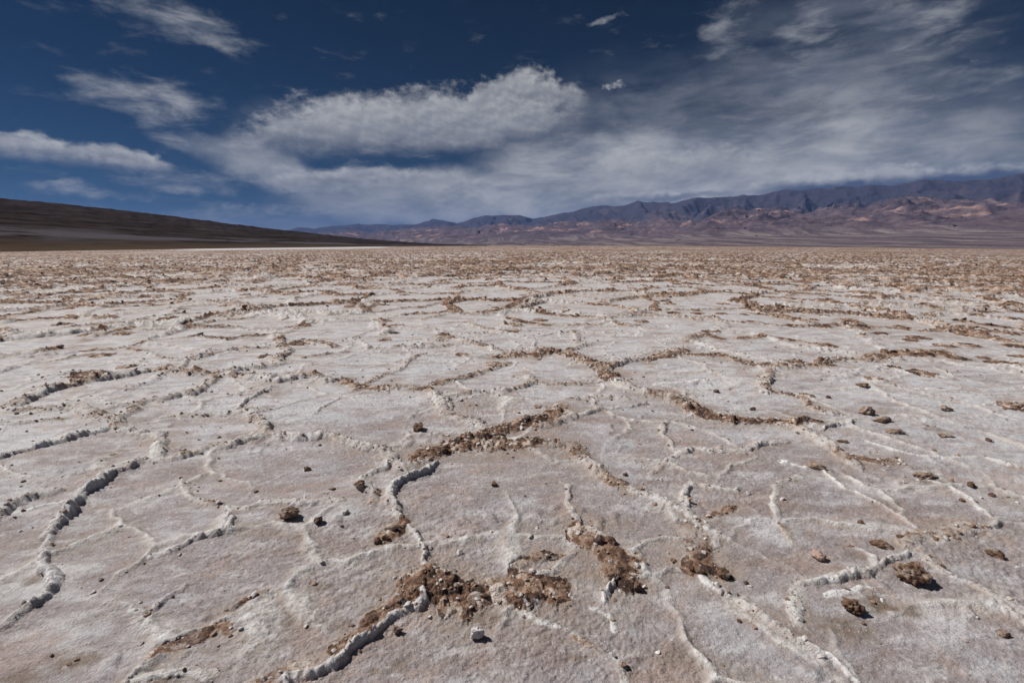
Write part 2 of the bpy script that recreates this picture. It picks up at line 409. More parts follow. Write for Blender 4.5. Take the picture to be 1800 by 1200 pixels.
# ------------------------------------------------------------------ traced ridges of the salt crust (photo pixels)
# kind, width scale, height scale, mud share 0..1, points
T = [
 ('rope', 1.25, 1.25, .08, [(257,813),(240,812),(230,823),(200,830),(187,840),(180,850),(150,867),(133,890),(113,913),(97,927),(80,943)]),
 ('rope', .85, .8, .05, [(80,945),(78,967),(70,987),(77,1003),(92,1017),(88,1037),(72,1055),(43,1073),(20,1087),(0,1102),(-70,1140)]),
 ('crust', 1, 1, .15, [(257,813),(277,810),(307,807),(350,797),(370,788),(400,787),(430,780),(453,773),(477,770)]),
 ('crust', 1.1, 1.1, .15, [(477,770),(500,768),(533,772),(567,765),(600,772),(620,780),(650,787),(677,790),(687,800),(690,810)]),
 ('rope', .9, .9, .05, [(690,810),(677,823),(650,835),(633,847)]),
 ('crust', .9, 1.1, .4, [(477,770),(467,750),(450,737),(447,722)]),
 ('line', 1, 1, 0, [(443,762),(413,773),(367,787)]),
 ('crust', .8, .7, .25, [(447,722),(430,722),(400,728),(377,728),(353,730),(333,730),(310,728),(293,732)]),
 ('rope', .8, .8, .1, [(417,717),(437,702),(457,693),(472,687)]),
 ('rope', .7, .5, .05, [(547,727),(567,713),(593,700)]),
 ('rope', 1, 1, .2, [(-60,822),(0,808),(27,797),(63,788),(100,780),(140,767),(173,762),(200,753)]),
 ('crust', .9, .9, .1, [(200,753),(213,757),(233,763),(257,767),(273,767),(282,780),(272,790),(273,807)]),
 ('crust', 1, 1.1, .1, [(200,753),(203,737),(227,728),(233,717),(247,707)]),
 ('crust', 1.1, 1.1, .25, [(247,707),(267,703),(290,702),(317,695),(340,693),(353,685),(370,673),(380,665)]),
 ('crust', 1.1, 1, .3, [(203,737),(180,730),(160,725),(147,718),(127,717),(83,718),(33,720),(7,718)]),
 ('crust', .8, .7, .2, [(180,718),(213,712),(233,710)]),
 ('crust', .6, .6, .2, [(-50,749),(0,747),(33,745),(67,740),(110,736)]),
 ('crust', 1.5, 1.5, .2, [(30,712),(60,698),(93,685),(127,678),(160,670),(200,665),(240,658),(270,652)]),
 ('crust', 1.5, 1.4, .55, [(270,652),(293,650),(320,652),(353,657),(383,658)]),
 ('crust', 1.6, 1.3, .25, [(383,658),(423,663),(457,667),(493,673),(520,667),(550,663),(573,672),(600,668)]),
 ('mud', .7, .6, .7, [(600,668),(610,673),(633,678),(667,682),(710,682),(750,687)]),
 ('rope', 1.1, .9, .35, [(-60,940),(0,908),(10,895),(33,883),(63,873),(100,863)]),
 ('line', 1, 1, 0, [(20,903),(67,890),(117,880)]),
 ('crust', .55, .5, .1, [(313,840),(320,853),(323,870),(347,880),(377,888),(400,895)]),
 ('crust', .6, .6, .15, [(400,895),(433,895),(453,885),(500,885),(547,885),(597,882)]),
 ('rope', .6, .6, .1, [(400,895),(407,913),(397,930),(377,940),(333,953),(293,970),(267,982)]),
 ('rope', .5, .4, .1, [(327,1030),(293,1053),(267,1077),(247,1093)]),
 ('crust', .5, .4, .6, [(467,1042),(443,1048),(400,1073)]),
 ('crust', .9, .4, .6, [(400,1100),(360,1113),(320,1127),(267,1147)]),
 ('crust', .6, .5, .2, [(233,1197),(287,1183),(333,1180),(370,1188)]),
 ('crust', .8, .5, .5, [(447,1200),(483,1180),(533,1168)]),
 ('rope', .8, .9, 0, [(500,1200),(547,1193),(567,1183),(600,1163),(627,1137),(650,1117),(673,1100),(687,1090)]),
 ('rope', .9, 1, 0, [(687,1090),(727,1073),(750,1057),(763,1043)]),
 ('rope', .6, .7, 0, [(763,1027),(763,1007),(757,997),(745,990),(742,967),(737,950),(727,937),(713,928),(707,917)]),
 ('rope', .9, 1, .05, [(707,915),(700,900),(690,883),(687,867),(700,853),(723,842),(747,830),(767,818)]),
 ('mud', .45, .3, .75, [(590,1140),(640,1107),(665,1082),(700,1060),(740,1040)]),
 ('mud', .35, .3, .9, [(710,920),(695,935),(680,945),(665,952)]),
 ('mud', 1.0, .9, 1, [(740,802),(767,793),(800,787),(833,777),(867,783),(900,783),(933,780)]),
 ('mud', .9, .8, .9, [(833,770),(870,760),(900,752),(937,742),(967,737),(983,720)]),
 ('crust', 1, 1, .25, [(937,752),(967,748),(1007,737),(983,717)]),
 ('crust', 1.3, 1.2, .3, [(750,687),(760,697),(777,713),(780,730)]),
 ('crust', 1.2, 1, .3, [(780,730),(813,740),(840,750),(867,760)]),
 ('crust', 1.1, .9, .5, [(693,812),(707,823),(733,818),(760,803)]),
 ('crust', .8, .8, .3, [(633,847),(640,862),(655,868),(650,885)]),
 ('mud', .6, .7, .6, [(943,773),(955,783),(983,781),(1007,787),(1027,807)]),
 ('crust', 1.3, 1.3, .45, [(1027,807),(1047,820),(1067,840),(1093,853)]),
 ('crust', .9, .8, .3, [(1093,853),(1117,867),(1150,877),(1183,890),(1200,903)]),
 ('crust', .7, .6, .1, [(1200,903),(1220,920),(1240,930),(1260,943),(1257,957)]),
 ('mud', .6, .35, .5, [(1215,925),(1228,950),(1223,967),(1233,987),(1220,1000)]),
 ('mud', .4, .4, .9, [(1210,1000),(1240,1003),(1268,1008)]),
 ('crust', .6, .5, .3, [(1225,1010),(1240,1025),(1267,1040),(1300,1057)]),
 ('rope', .8, .6, 0, [(1300,1057),(1333,1080),(1367,1103),(1400,1130),(1430,1150)]),
 ('crust', 1.2, .4, .4, [(1285,1062),(1310,1080),(1350,1107),(1385,1135),(1420,1160)]),
 ('rope', .5, .4, 0, [(1430,1150),(1460,1165),(1483,1183),(1505,1202)]),
 ('crust', .5, .6, .05, [(998,853),(1000,877),(997,887),(1013,907),(1017,920),(1005,947),(1013,963)]),
 ('mud', .8, .5, .6, [(1017,935),(1037,950),(1067,967),(1093,985)]),
 ('mud', .6, .6, .85, [(1093,987),(1080,1008),(1100,1023)]),
 ('crust', .5, .5, .15, [(1020,925),(1045,930),(1065,945),(1080,955)]),
 ('crust', .5, .5, .15, [(1013,963),(1000,973),(973,997),(943,1013)]),
 ('crust', .7, .4, .7, [(903,1010),(910,993),(933,983),(960,975),(983,978)]),
 ('rope', .6, .5, 0, [(1100,1008),(1133,1010),(1160,1007),(1173,1000),(1205,1000)]),
 ('rope', .4, .5, .1, [(1090,1020),(1067,1037),(1057,1050),(1062,1058)]),
 ('mud', .9, .75, 1, [(752,1025),(783,1043),(807,1053),(833,1050),(867,1043),(900,1040)]),
 ('mud', .9, .7, .95, [(900,1040),(933,1040),(967,1037)]),
 ('rope', .8, .8, 0, [(887,1067),(913,1068),(940,1063)]),
 ('crust', .5, .4, .2, [(910,1077),(933,1090),(967,1097),(1000,1107),(1013,1120)]),
 ('crust', .5, .5, .2, [(1013,1120),(1040,1137),(1067,1153),(1090,1177),(1102,1200)]),
 ('line', 1, .8, 0, [(1043,1070),(1060,1073),(1072,1087),(1073,1107)]),
 ('rope', .7, .6, .1, [(1407,1030),(1450,1020),(1483,1018),(1517,1010),(1537,1000)]),
 ('rope', .6, .6, .1, [(1537,1000),(1550,990),(1573,982),(1593,973),(1613,977)]),
 ('rope', .6, .4, .1, [(1537,1000),(1533,980),(1517,967)]),
 ('crust', .8, .3, .3, [(1397,1033),(1390,1067),(1393,1093)]),
 ('line', 1, .6, 0, [(1453,1047),(1490,1038),(1530,1030)]),
 ('crust', .9, .7, .4, [(1595,957),(1620,942),(1640,944)]),
 ('crust', 1.1, .6, .35, [(1657,953),(1683,937),(1710,930),(1740,933)]),
 ('crust', .8, .5, .2, [(1610,960),(1625,978),(1640,985)]),
 ('rope', .7, .6, .1, [(1740,933),(1747,925),(1753,913)]),
 ('rope', .5, .5, .3, [(1753,913),(1775,916),(1800,920),(1860,930)]),
 ('rope', .55, .45, 0, [(1753,913),(1740,907),(1717,887),(1693,870),(1667,857),(1640,847)]),
 ('rope', .45, .4, .1, [(1440,823),(1453,833),(1483,860),(1520,873),(1553,890),(1573,903),(1613,930)]),
 ('line', 1, .8, 0, [(1373,813),(1395,820),(1413,823)]),
 ('crust', .5, .35, .2, [(1623,980),(1663,1010),(1693,1023),(1727,1040),(1750,1057)]),
 ('crust', .6, .4, .2, [(1750,1057),(1773,1077),(1797,1100),(1840,1140)]),
 ('crust', 1.3, 1.2, .35, [(1067,670),(1093,680),(1120,690),(1150,693)]),
 ('mud', .9, .9, .7, [(1150,693),(1180,697),(1200,710),(1233,727),(1250,733)]),
 ('mud', .7, .8, .95, [(1250,733),(1283,740),(1317,742),(1360,742),(1387,747)]),
 ('mud', .6, .7, .9, [(1387,747),(1413,741),(1430,745)]),
 ('crust', 1.1, 1, .45, [(1387,747),(1413,757),(1440,773),(1467,790),(1490,807),(1507,822)]),
 ('crust', 1, .4, .45, [(1500,803),(1533,813),(1577,812)]),
 ('rope', .5, .7, .0, [(1443,758),(1467,750),(1493,747),(1503,740)]),
 ('crust', .7, .7, .35, [(1380,778),(1350,782),(1323,787),(1305,800),(1283,797),(1250,797),(1217,793),(1193,798)]),
 ('crust', .5, .5, .2, [(1190,800),(1180,783),(1167,767),(1163,753),(1173,743)]),
 ('crust', .5, .4, .3, [(1193,797),(1167,813),(1143,833)]),
 ('crust', .6, .7, .1, [(1220,853),(1207,863),(1203,890)]),
 ('crust', .5, .3, .4, [(1220,853),(1260,860),(1293,867)]),
 ('crust', .5, .3, .2, [(1407,838),(1380,847),(1360,860),(1357,880),(1360,897),(1370,927),(1383,950)]),
 ('crust', .5, .3, .6, [(1243,910),(1267,900),(1290,890)]),
 ('line', 1, 1, 0, [(1520,777),(1567,793),(1613,803),(1650,807),(1710,805)]),
 ('crust', .5, .4, .3, [(1737,810),(1767,818),(1800,823),(1850,830)]),
 ('crust', 1.1, 1.1, .25, [(1357,655),(1350,668),(1345,680),(1350,693)]),
 ('crust', .8, .7, .3, [(1350,693),(1377,697),(1413,703),(1420,715),(1447,728),(1467,730)]),
 ('mud', .8, .6, .7, [(1200,623),(1233,625),(1267,625),(1290,632),(1317,642),(1343,645)]),
 ('crust', 1.4, 1.2, .5, [(1343,645),(1367,647),(1400,647),(1427,645),(1450,637),(1483,633),(1513,635)]),
 ('mud', 1.1, 1.0, .95, [(1530,632),(1547,627),(1577,625),(1617,627),(1650,623),(1683,633)]),
 ('mud', 1.0, .9, .85, [(877,628),(900,625),(933,627)]),
 ('mud', 1.2, 1.2, 1, [(933,627),(967,617),(993,623)]),
 ('mud', 1.1, 1.1, .7, [(993,623),(1020,633),(1047,643),(1067,657),(1073,670)]),
 ('crust', 1, .9, .3, [(893,640),(860,650),(827,660),(787,670),(753,680)]),
 ('crust', 1.3, 1.2, .35, [(877,620),(853,612),(827,605),(797,597)]),
 ('mud', .8, .8, .7, [(797,597),(780,590),(770,598)]),
 ('crust', 1.2, 1, .25, [(790,607),(763,610),(733,610),(700,610),(667,613)]),
 ('crust', 1.2, 1, .1, [(997,617),(1017,610),(1037,605)]),
 ('crust', 1.2, .9, .05, [(1007,583),(1012,592),(1010,602)]),
 ('crust', 1.4, 1.2, .4, [(1067,650),(1100,637),(1133,633)]),
 ('mud', 1, .9, .75, [(1133,633),(1167,628),(1200,618)]),
 ('crust', .8, .6, .2, [(625,685),(647,672),(677,657),(707,647),(717,633),(743,623)]),
 ('crust', 1, .9, .3, [(783,697),(833,693),(883,690),(917,683),(940,673),(930,663)]),
 ('crust', .6, .5, .2, [(940,673),(967,677),(1017,675),(1067,673)]),
 ('crust', .7, .8, .5, [(1010,733),(1030,730),(1050,722),(1067,720)]),
 ('rope', .6, .6, .1, [(1067,720),(1100,718),(1133,710)]),
 ('crust', .8, .6, .6, [(1000,703),(1033,700),(1073,697),(1100,700)]),
 ('mud', 1.2, .9, .9, [(847,550),(883,545),(910,532),(933,522),(960,517)]),
 ('mud', 1, .8, .8, [(915,546),(930,545),(957,552),(993,557),(1027,558)]),
 ('crust', 1.4, 1, .4, [(1027,558),(1067,563),(1093,572),(1120,573)]),
 ('mud', 1, .8, .8, [(897,560),(917,567),(960,572)]),
 ('crust', 1.2, .8, .3, [(960,572),(1000,573),(1033,572),(1093,575)]),
 ('mud', 1, .9, .7, [(613,540),(627,532),(650,550)]),
 ('crust', 1.2, .8, .35, [(655,550),(700,543),(740,540),(787,530)]),
 ('crust', 1.3, 1, .2, [(655,562),(663,567),(683,580),(670,588)]),
 ('crust', 1.4, 1, .45, [(743,562),(780,553),(813,550),(847,550)]),
 ('crust', 1.3, .9, .25, [(787,568),(817,568),(847,577),(877,583),(933,582)]),
 ('mud', 1.2, .8, .8, [(-60,560),(0,555),(33,552),(83,545),(117,543),(143,535)]),
 ('mud', 1.1, .7, .7, [(143,535),(183,540),(213,538),(253,538),(300,533)]),
 ('mud', 1.1, 1.0, .5, [(143,597),(173,588),(207,582),(233,575),(247,567)]),
 ('mud', 1.0, .95, .4, [(27,623),(60,620),(87,615),(110,607),(133,608)]),
 ('mud', .8, .6, .6, [(150,617),(173,615),(190,615)]),
 ('crust', 1, .7, .3, [(190,615),(213,610),(240,607),(267,598),(317,595)]),
 ('crust', 1.3, 1, .6, [(317,595),(347,593),(400,597),(420,593),(460,590),(493,587)]),
 ('crust', 1.2, 1, .3, [(493,587),(513,582),(533,568),(567,565),(610,563)]),
 ('crust', .9, .7, .3, [(213,613),(253,618),(273,627),(300,632),(343,632)]),
 ('crust', .8, .7, .25, [(343,632),(383,620),(417,613),(467,612)]),
 ('crust', 1.3, .9, .55, [(117,575),(143,572),(187,568),(227,565)]),
 ('crust', 1.3, 1, .4, [(233,563),(273,557),(300,552),(317,540),(353,537),(393,532),(417,527)]),
 ('crust', 1.2, 1, .4, [(247,580),(287,578),(337,572),(380,565),(420,562),(450,558)]),
 ('crust', 1.4, 1.2, .3, [(493,590),(497,610),(513,620),(490,630),(497,640),(467,645),(433,648),(383,655)]),
 ('crust', 1.2, .9, .5, [(517,600),(540,600),(567,603),(587,610)]),
 ('crust', .8, .7, .4, [(533,630),(567,625),(610,621)]),
 ('rope', .8, .7, .15, [(-40,668),(0,653),(47,640)]),
 ('crust', 1, .8, .35, [(90,636),(133,627),(160,623)]),
 ('crust', .9, .8, .4, [(85,662),(110,658),(133,657)]),
 ('mud', .9, .6, .7, [(1320,552),(1350,555),(1380,562),(1427,567)]),
 ('mud', 1.2, .8, .9, [(1447,527),(1483,537),(1520,542),(1577,550)]),
 ('mud', .9, .5, .7, [(1207,600),(1233,588),(1267,597)]),
 ('mud', .8, .6, .95, [(1297,597),(1323,595),(1347,592),(1373,597)]),
 ('crust', 1.1, .7, .5, [(1373,597),(1433,608),(1460,610)]),
 ('mud', 1.1, .8, .8, [(1487,562),(1507,570),(1520,580)]),
 ('mud', 1.1, .6, .9, [(1683,565),(1713,572),(1767,577)]),
 ('mud', 1.1, .6, .85, [(1567,540),(1617,537),(1647,547)]),
 ('line', 1.4, 1, .1, [(1250,667),(1200,672),(1150,676)]),
 ('line', 1.4, 1, .2, [(1530,685),(1565,693),(1600,702)]),
 ('line', 1.4, 1, .2, [(1610,685),(1700,692),(1765,700)]),
]
KW = {'rope': (.032, .036), 'crust': (.050, .043), 'mud': (.118, .058), 'line': (.019, .009)}
KI = {'rope': 0, 'crust': 1, 'mud': 2, 'line': 3}

# ------------------------------------------------------------------ polar sheet of the salt flat
def az_list():
    core = np.linspace(-53.5, 53.5, 921)
    step, a = 0.12, 53.5
    side = []
    while a < 180:
        step = min(step * 1.06, 5.0)
        a += step
        side.append(a)
    side = np.array(side)
    side = side[side < 178.5]
    return np.radians(np.concatenate([-side[::-1], core, side]))


def r_list():
    r = [0.25]
    while r[-1] < 12000:
        q = r[-1]
        if q < 1.15: d = 0.10 * q
        elif q < 4: d = 0.0032 * q
        elif q < 15: d = 0.0038 * q
        elif q < 60: d = 0.0062 * q
        elif q < 300: d = 0.02 * q
        else: d = 0.10 * q
        r.append(q + d)
    return np.array(r)


AZ, RR = az_list(), r_list()
NA, NR = len(AZ), len(RR)
A2, R2 = np.meshgrid(AZ, RR)
X = (R2 * np.sin(A2)).ravel()
Y = (R2 * np.cos(A2)).ravel()
Rv = R2.ravel()
NV = X.size


def base_sink(x, y):
    return -SINK * x * x / np.maximum(np.hypot(x, y), 0.1)


def INFL_CUT(q):
    return np.clip(1 - q * 2.0, 0, 1)


def make_ground():
    n = NV
    near = Rv < 90.0
    # domain warp gives the ridges their crinkled course
    wx = X + np.where(near, 0.022 * vnoise(X * 7, Y * 7, 1) + 0.009 * vnoise(X * 23, Y * 23, 3), 0)
    wy = Y + np.where(near, 0.022 * vnoise(X * 7, Y * 7, 2) + 0.009 * vnoise(X * 23, Y * 23, 4), 0)
    hbest = np.zeros(n, np.float32)
    ids = np.full(n, -1, np.int32)
    crest = np.zeros(n, np.float32)
    mud = np.zeros(n, np.float32)
    tan = np.zeros(n, np.float32)
    infl = np.zeros(n, np.float32)
    stain = np.zeros(n, np.float32)
    # shared fine structures, evaluated where they can matter
    lump_i = np.where(Rv < 45)[0]
    lump = np.zeros(n, np.float32)
    f1a = worley(X[lump_i] / .065, Y[lump_i] / .065, 11)[0]
    f1b = worley(X[lump_i] / .031, Y[lump_i] / .031, 12)[0]
    lump[lump_i] = 0.65 * np.sqrt(np.clip(1 - f1a ** 2, 0, 1)) + 0.35 * np.sqrt(np.clip(1 - f1b ** 2, 0, 1))
    slab = np.full(n, 0.5, np.float32)
    si = np.where(Rv < 160)[0]
    s1, t1 = slabs(wx[si], wy[si], 0.15, 21)
    s2, t2 = slabs(wx[si] + 3.1, wy[si], 0.068, 22)
    s3, t3 = slabs(wx[si] + 7.7, wy[si], 0.031, 23)
    slab[si] = 0.44 * s1 + 0.34 * s2 + 0.22 * s3
    tone = np.full(n, .5, np.float32)
    tone[si] = .4 * t1 + .4 * t2 + .2 * t3
    gran = np.zeros(n, np.float32)
    gran[lump_i] = fbm(X[lump_i] * 38, Y[lump_i] * 38, 2, 65, .7)
    rough = np.zeros(n, np.float32)
    rough[si] = fbm(X[si] * 14, Y[si] * 14, 4, 61, 0.6)

    for k, (kind, ws, hs, ms, pts) in enumerate(T):
        g = np.array([gp(*p) for p in pts])
        w0, h0 = KW[kind]
        dist0 = np.hypot(*g.mean(0))
        w, h = w0 * ws, h0 * hs
        if dist0 > 5.5:
            ms = min(1.0, ms + .42) if kind == 'crust' else ms
        elif kind == 'crust':
            ms = min(1.0, ms + .14)                      # the crust gets taller away from the walked-on foreground
            w *= 1 + 0.09 * (dist0 - 5.5)
            h *= 1 + 0.125 * (dist0 - 5.5)
        pad = w * 3.4 + .05
        lo, hi = g.min(0) - pad, g.max(0) + pad
        m = np.where((X > lo[0]) & (X < hi[0]) & (Y > lo[1]) & (Y < hi[1]) & near)[0]
        if m.size == 0:
            continue
        px, py = wx[m], wy[m]
        best = np.full(m.size, 1e9, np.float32)
        sbest = np.zeros(m.size, np.float32)
        sgn = np.zeros(m.size, np.float32)
        flip = 1.0 if (k * 7919) % 3 else -1.0
        L = 0.0
        for a, b in zip(g[:-1], g[1:]):
            v = b - a
            l = float(np.hypot(*v)) + 1e-9
            t = np.clip(((px - a[0]) * v[0] + (py - a[1]) * v[1]) / (l * l), 0, 1)
            d = np.hypot(px - a[0] - t * v[0], py - a[1] - t * v[1])
            c = d < best
            best = np.where(c, d, best)
            sbest = np.where(c, L + t * l, sbest)
            sgn = np.where(c, ((px - a[0]) * v[1] - (py - a[1]) * v[0]) / l * flip, sgn)
            L += l
        mod = 1 + 0.50 * vnoise(sbest * 3.1 + k * 13.7, np.full(m.size, k * 0.37), 71) + 0.34 * vnoise(sbest * 9.5 + k * 5.1, np.full(m.size, k * 0.77), 72)
        mod = np.clip(mod, .45, 1.9)
        # the crest is snapped across into short plates
        cut = np.abs(vnoise(sbest * 7.5 + k * 2.9 + .5 * gran[m] * .1, np.full(m.size, k * 1.3), 74) + .12 * rough[m])
        mod = mod * (1 - .32 * sstep(.11, .02, cut) * (kind != 'line'))
        plate = vnoise(np.floor(sbest * 8.0 + .35 * rough[m] + k) * 3.3, np.full(m.size, k * 2.1 + .5), 75)
        mod = mod * (1 + .16 * plate)
        ends = 0.6 + 0.4 * sstep(0, min(.25, L * .3) + 1e-6, np.minimum(sbest, L - sbest))
        wl = w * np.clip(0.75 + 0.35 * (mod - 0.2), 0.5, 1.5)
        # one flank of a ridge is steep and undercut, the other is a gentle apron
        side_w = np.where(sgn > 0, .78, 1.35) if kind != 'mud' else 1.0
        q = best / (wl * side_w) * (1 + .30 * rough[m] + .22 * gran[m])
        hm = h * mod * ends
        mshare = np.clip(ms * 1.0 + 0.6 * vnoise(sbest * 2.6 + k * 3.3, np.full(m.size, 5.5 + k), 73) * (0.04 < ms < 0.9) + .35 * (tone[m] - .5), 0, 1)
        apron = 0.012 * hs * np.exp(-(q / 2.2) ** 2) * (1 + .5 * rough[m])
        if kind == 'rope':
            prof = np.clip(1 - q ** 1.6, 0, 1) ** .8
            hh = hm * prof * (0.80 + 0.75 * (lump[m] - .6) + .55 * (slab[m] - .4) + .30 * rough[m] + .26 * gran[m]) + apron
        elif kind == 'crust':
            prof = np.clip(1 - (q / (1 + .5 * (lump[m] - .5))) ** 2, 0, 1) ** 0.7
            mixl = lump[m] * (1 - .7 * mshare) + slab[m] * .9 * mshare
            hh = hm * prof * (0.12 + .70 * mixl + .40 * slab[m] + .26 * rough[m] + .18 * gran[m]) + apron
        elif kind == 'mud':
            qq = q * (1 + .35 * rough[m])
            prof = np.clip(1 - qq ** 2, 0, 1) ** 0.8
            hh = hm * (prof ** .8 * (0.10 + 1.20 * slab[m] + 0.16 * rough[m] + .08 * gran[m])) + 0.012 * hs * np.exp(-(q / 1.4) ** 2)
        else:
            prof = np.clip(1 - q * q, 0, 1)
            hh = hm * prof * (0.6 + 0.5 * lump[m] + .3 * gran[m])
        hh = hh.astype(np.float32)
        up = hh > hbest[m]
        mi = m[up]
        hbest[mi] = hh[up]
        sel = up & (prof > 0.10)
        ids[m[sel]] = k
        infl[m] = np.maximum(infl[m], prof)
        white = {'rope': 1.1, 'crust': .95, 'mud': .2, 'line': 1.3}[kind]
        pr = sstep(0.10, 0.60, prof) * np.clip(.85 + .55 * rough[m] + .4 * gran[m], .1, 1.1)
        crest[m] = np.maximum(crest[m], pr * white * (1 - mshare) * np.clip(.55 + .6 * mod - .2, .3, 1.1))
        if kind == 'mud':
            stain[m] = np.maximum(stain[m], .62 * ms * np.exp(-(best / (wl * 1.5)) ** 2) * np.clip(.75 + .9 * rough[m], 0, 1))
            mud[m] = np.maximum(mud[m], sstep(0.0, .35, prof + .12 * rough[m]) * np.clip(mshare + .1, 0, 1) * sstep(.04, .3, prof + .5 * ms * slab[m]))
        else:
            mud[m] = np.maximum(mud[m], pr * mshare * sstep(.35, .75, slab[m] + mshare * .35))
        if kind in ('rope', 'crust'):
            flank = sstep(.02, .45, -sgn / w) * np.exp(-(q / 1.25) ** 2) * np.clip(.75 + .8 * rough[m], 0, 1)
            tan[m] = np.maximum(tan[m], flank * (1.0 if kind == 'crust' else .6))
            crest[m] = crest[m] * (1 - .5 * flank)
        halo = np.exp(-(q / 2.1) ** 2) * (0.55 if kind in ('rope', 'line') else 1.0) * np.clip(.5 + .9 * rough[m] + .4 * ms, 0, 1)
        tan[m] = np.maximum(tan[m], halo)

    # ------- beyond the traced part: the polygon network goes on, rougher and muddier with distance
    far = np.where((Rv > 5.5) & (Rv < 1500))[0]
    fx = X[far] + 0.45 * vnoise(X[far] * .55, Y[far] * .55, 81) + .10 * vnoise(X[far] * 2.4, Y[far] * 2.4, 82)
    fy = Y[far] + 0.45 * vnoise(X[far] * .55, Y[far] * .55, 83) + .10 * vnoise(X[far] * 2.4, Y[far] * 2.4, 84)
    CS = 2.35
    f1, f2, dx, dy, cx, cy, cx2, cy2 = worley(fx / CS, fy / CS, 91, .95, True)
    rf = Rv[far]
    s4, t4 = slabs(fx * 1.0, fy * 1.0, .42, 25)
    bigf = sstep(13, 30, rf)
    slab[far] = slab[far] * (1 - .55 * bigf) + .60 * s4 * bigf
    tone[far] = tone[far] * (1 - .5 * bigf) + .5 * t4 * bigf
    d = (f2 - f1) * CS * .55
    on = .42 * sstep(6.0, 8.0, rf) + .58 * sstep(10.0, 13.0, rf)
    strength = 0.35 + 0.85 * rnd(cx + cx2, cy + cy2, 95)
    w = 0.065 + .08 * sstep(8, 13, rf) + 0.22 * sstep(13, 40, rf)
    prof = np.clip(1 - (d / (w * (0.6 + strength * .6))) ** 2, 0, 1) ** .8
    hf = (0.12 + .06 * bigf) * strength * prof * (0.1 + 1.15 * slab[far] + .2 * rough[far]) * on
    # scattered low clods between the ridges
    g1, g2, gx, gy, ax, ay = worley(X[far] / .62 + 9.3, Y[far] / .62, 101, .8)
    keep = rnd(ax, ay, 105)
    side = sstep(-2.0, 6.0, X[far] - 0.2 * Y[far])
    dens = np.clip(0.06 + .10 * sstep(6, 10, rf) + 0.32 * side + 0.55 * sstep(11, 40, rf), 0, .9) * sstep(5.5, 7, rf)
    mrad = .12 + .26 * rnd(ax, ay, 106)
    mound = np.clip(1 - (g1 * (1 + .6 * rough[far]) / mrad) ** 2, 0, 1) * (keep < dens)
    hm2 = mound * (.030 + .075 * sstep(9, 35, rf)) * (.3 + 1.1 * slab[far])
    wild = sstep(12, 38, rf) * np.clip(.42 + .22 * sstep(30, 90, rf) + 1.5 * fbm(X[far] * .045, Y[far] * .11, 4, 111), 0, 1)
    hw = wild * .22 * np.clip(slab[far] - .22, 0, 1)
    z2 = np.maximum(np.maximum(hf, hm2), hw).astype(np.float32)
    up = z2 > hbest[far]
    fid = (cx.astype(np.int64) * 7919 + cy * 104729) ^ (cx2.astype(np.int64) * 7919 + cy2 * 104729)
    pair = np.full(n, 0, np.int64)
    prn = np.zeros(n, bool)
    s = up & (hf >= hm2) & (prof > .12) & (on > .5)
    prn[far[s]] = True
    pair[far[s]] = fid[s]
    hbest[far] = np.maximum(hbest[far], z2)
    mshare = np.clip(.50 + .9 * (rnd(cx + cx2, cy + cy2, 97) - .25) + .5 * rough[far] + .5 * (tone[far] - .5) - .25 * sstep(12, 7, rf), 0, 1)
    mfar = np.maximum(np.maximum(sstep(.02, .35, prof) * mshare * on, sstep(.0, .3, mound)), sstep(.10, .42, hw / .1) * .9)
    mud[far] = np.maximum(mud[far], mfar.astype(np.float32))
    crest[far] = np.maximum(crest[far], (sstep(.05, .5, prof) * (1 - mshare) * on * (.85 - .5 * sstep(10, 20, rf))).astype(np.float32))
    tan[far] = np.maximum(tan[far], np.clip(np.exp(-(d / .55) ** 2) * .55 * on + .10 * wild, 0, .9).astype(np.float32))
    # clods finer than the mesh here: the mud colour also carries their shade
    vf = Rv > 160
    azv = np.degrees(np.arctan2(X[vf], Y[vf]))
    pale = sstep(330, 420, Rv[vf]) * sstep(-36, -30, azv) * sstep(-13, -17, azv)
    mud[vf] = np.clip(.72 + .35 * vnoise(X[vf] * .05, Y[vf] * .02, 121), 0.2, .9) * (1 - pale)
    tan[vf] = .6 * (1 - pale)

    # salt floor: gentle swell, ripples and crystal grain
    z = np.zeros(n, np.float32)
    nb = np.where(Rv < 60)[0]
    xb, yb = X[nb], Y[nb]
    ui, vi = xb * .82 + yb * .57, -xb * .57 + yb * .82          # faint grain of the crust, lower left to upper right
    fine = .016 * vnoise(xb * .9, yb * .9, 131) + .007 * vnoise(xb * 3.1, yb * 3.1, 132)
    fine = fine + .0055 * fbm(ui * 6, vi * 17, 3, 133) + .0085 * fbm(ui * 20, vi * 36, 3, 134, .7) * np.clip(.75 + 1.3 * vnoise(xb * .75, yb * .75, 137), .15, 1.6)
    bl = sstep(.62, .95, vnoise(xb * 1.7 + 4, yb * 1.7, 135) + .55 * vnoise(xb * 11, yb * 11, 136))
    fine = fine + .010 * bl * (.4 + lump[nb])                   # blistered spots
    # hairline ridges crossing the floors, broken up
    hx = xb + .10 * vnoise(xb * 2.1, yb * 2.1, 151) + .03 * vnoise(xb * 9, yb * 9, 152)
    hy = yb + .10 * vnoise(xb * 2.1, yb * 2.1, 153) + .03 * vnoise(xb * 9, yb * 9, 154)
    e1, e2, _, _, ecx, ecy = worley(hx / .85, hy / .85, 155, .95)
    gate = sstep(-.50, .30, vnoise(xb * 1.1 + 7, yb * 1.1, 156) + .3 * rough[nb]) * sstep(13, 9, Rv[nb])
    hair = np.exp(-((e2 - e1) * .85 * .5 / (.012 + .012 * gate)) ** 2) * gate * (INFL_CUT(infl[nb]))
    fine = fine + hair * (.008 + .011 * lump[nb])
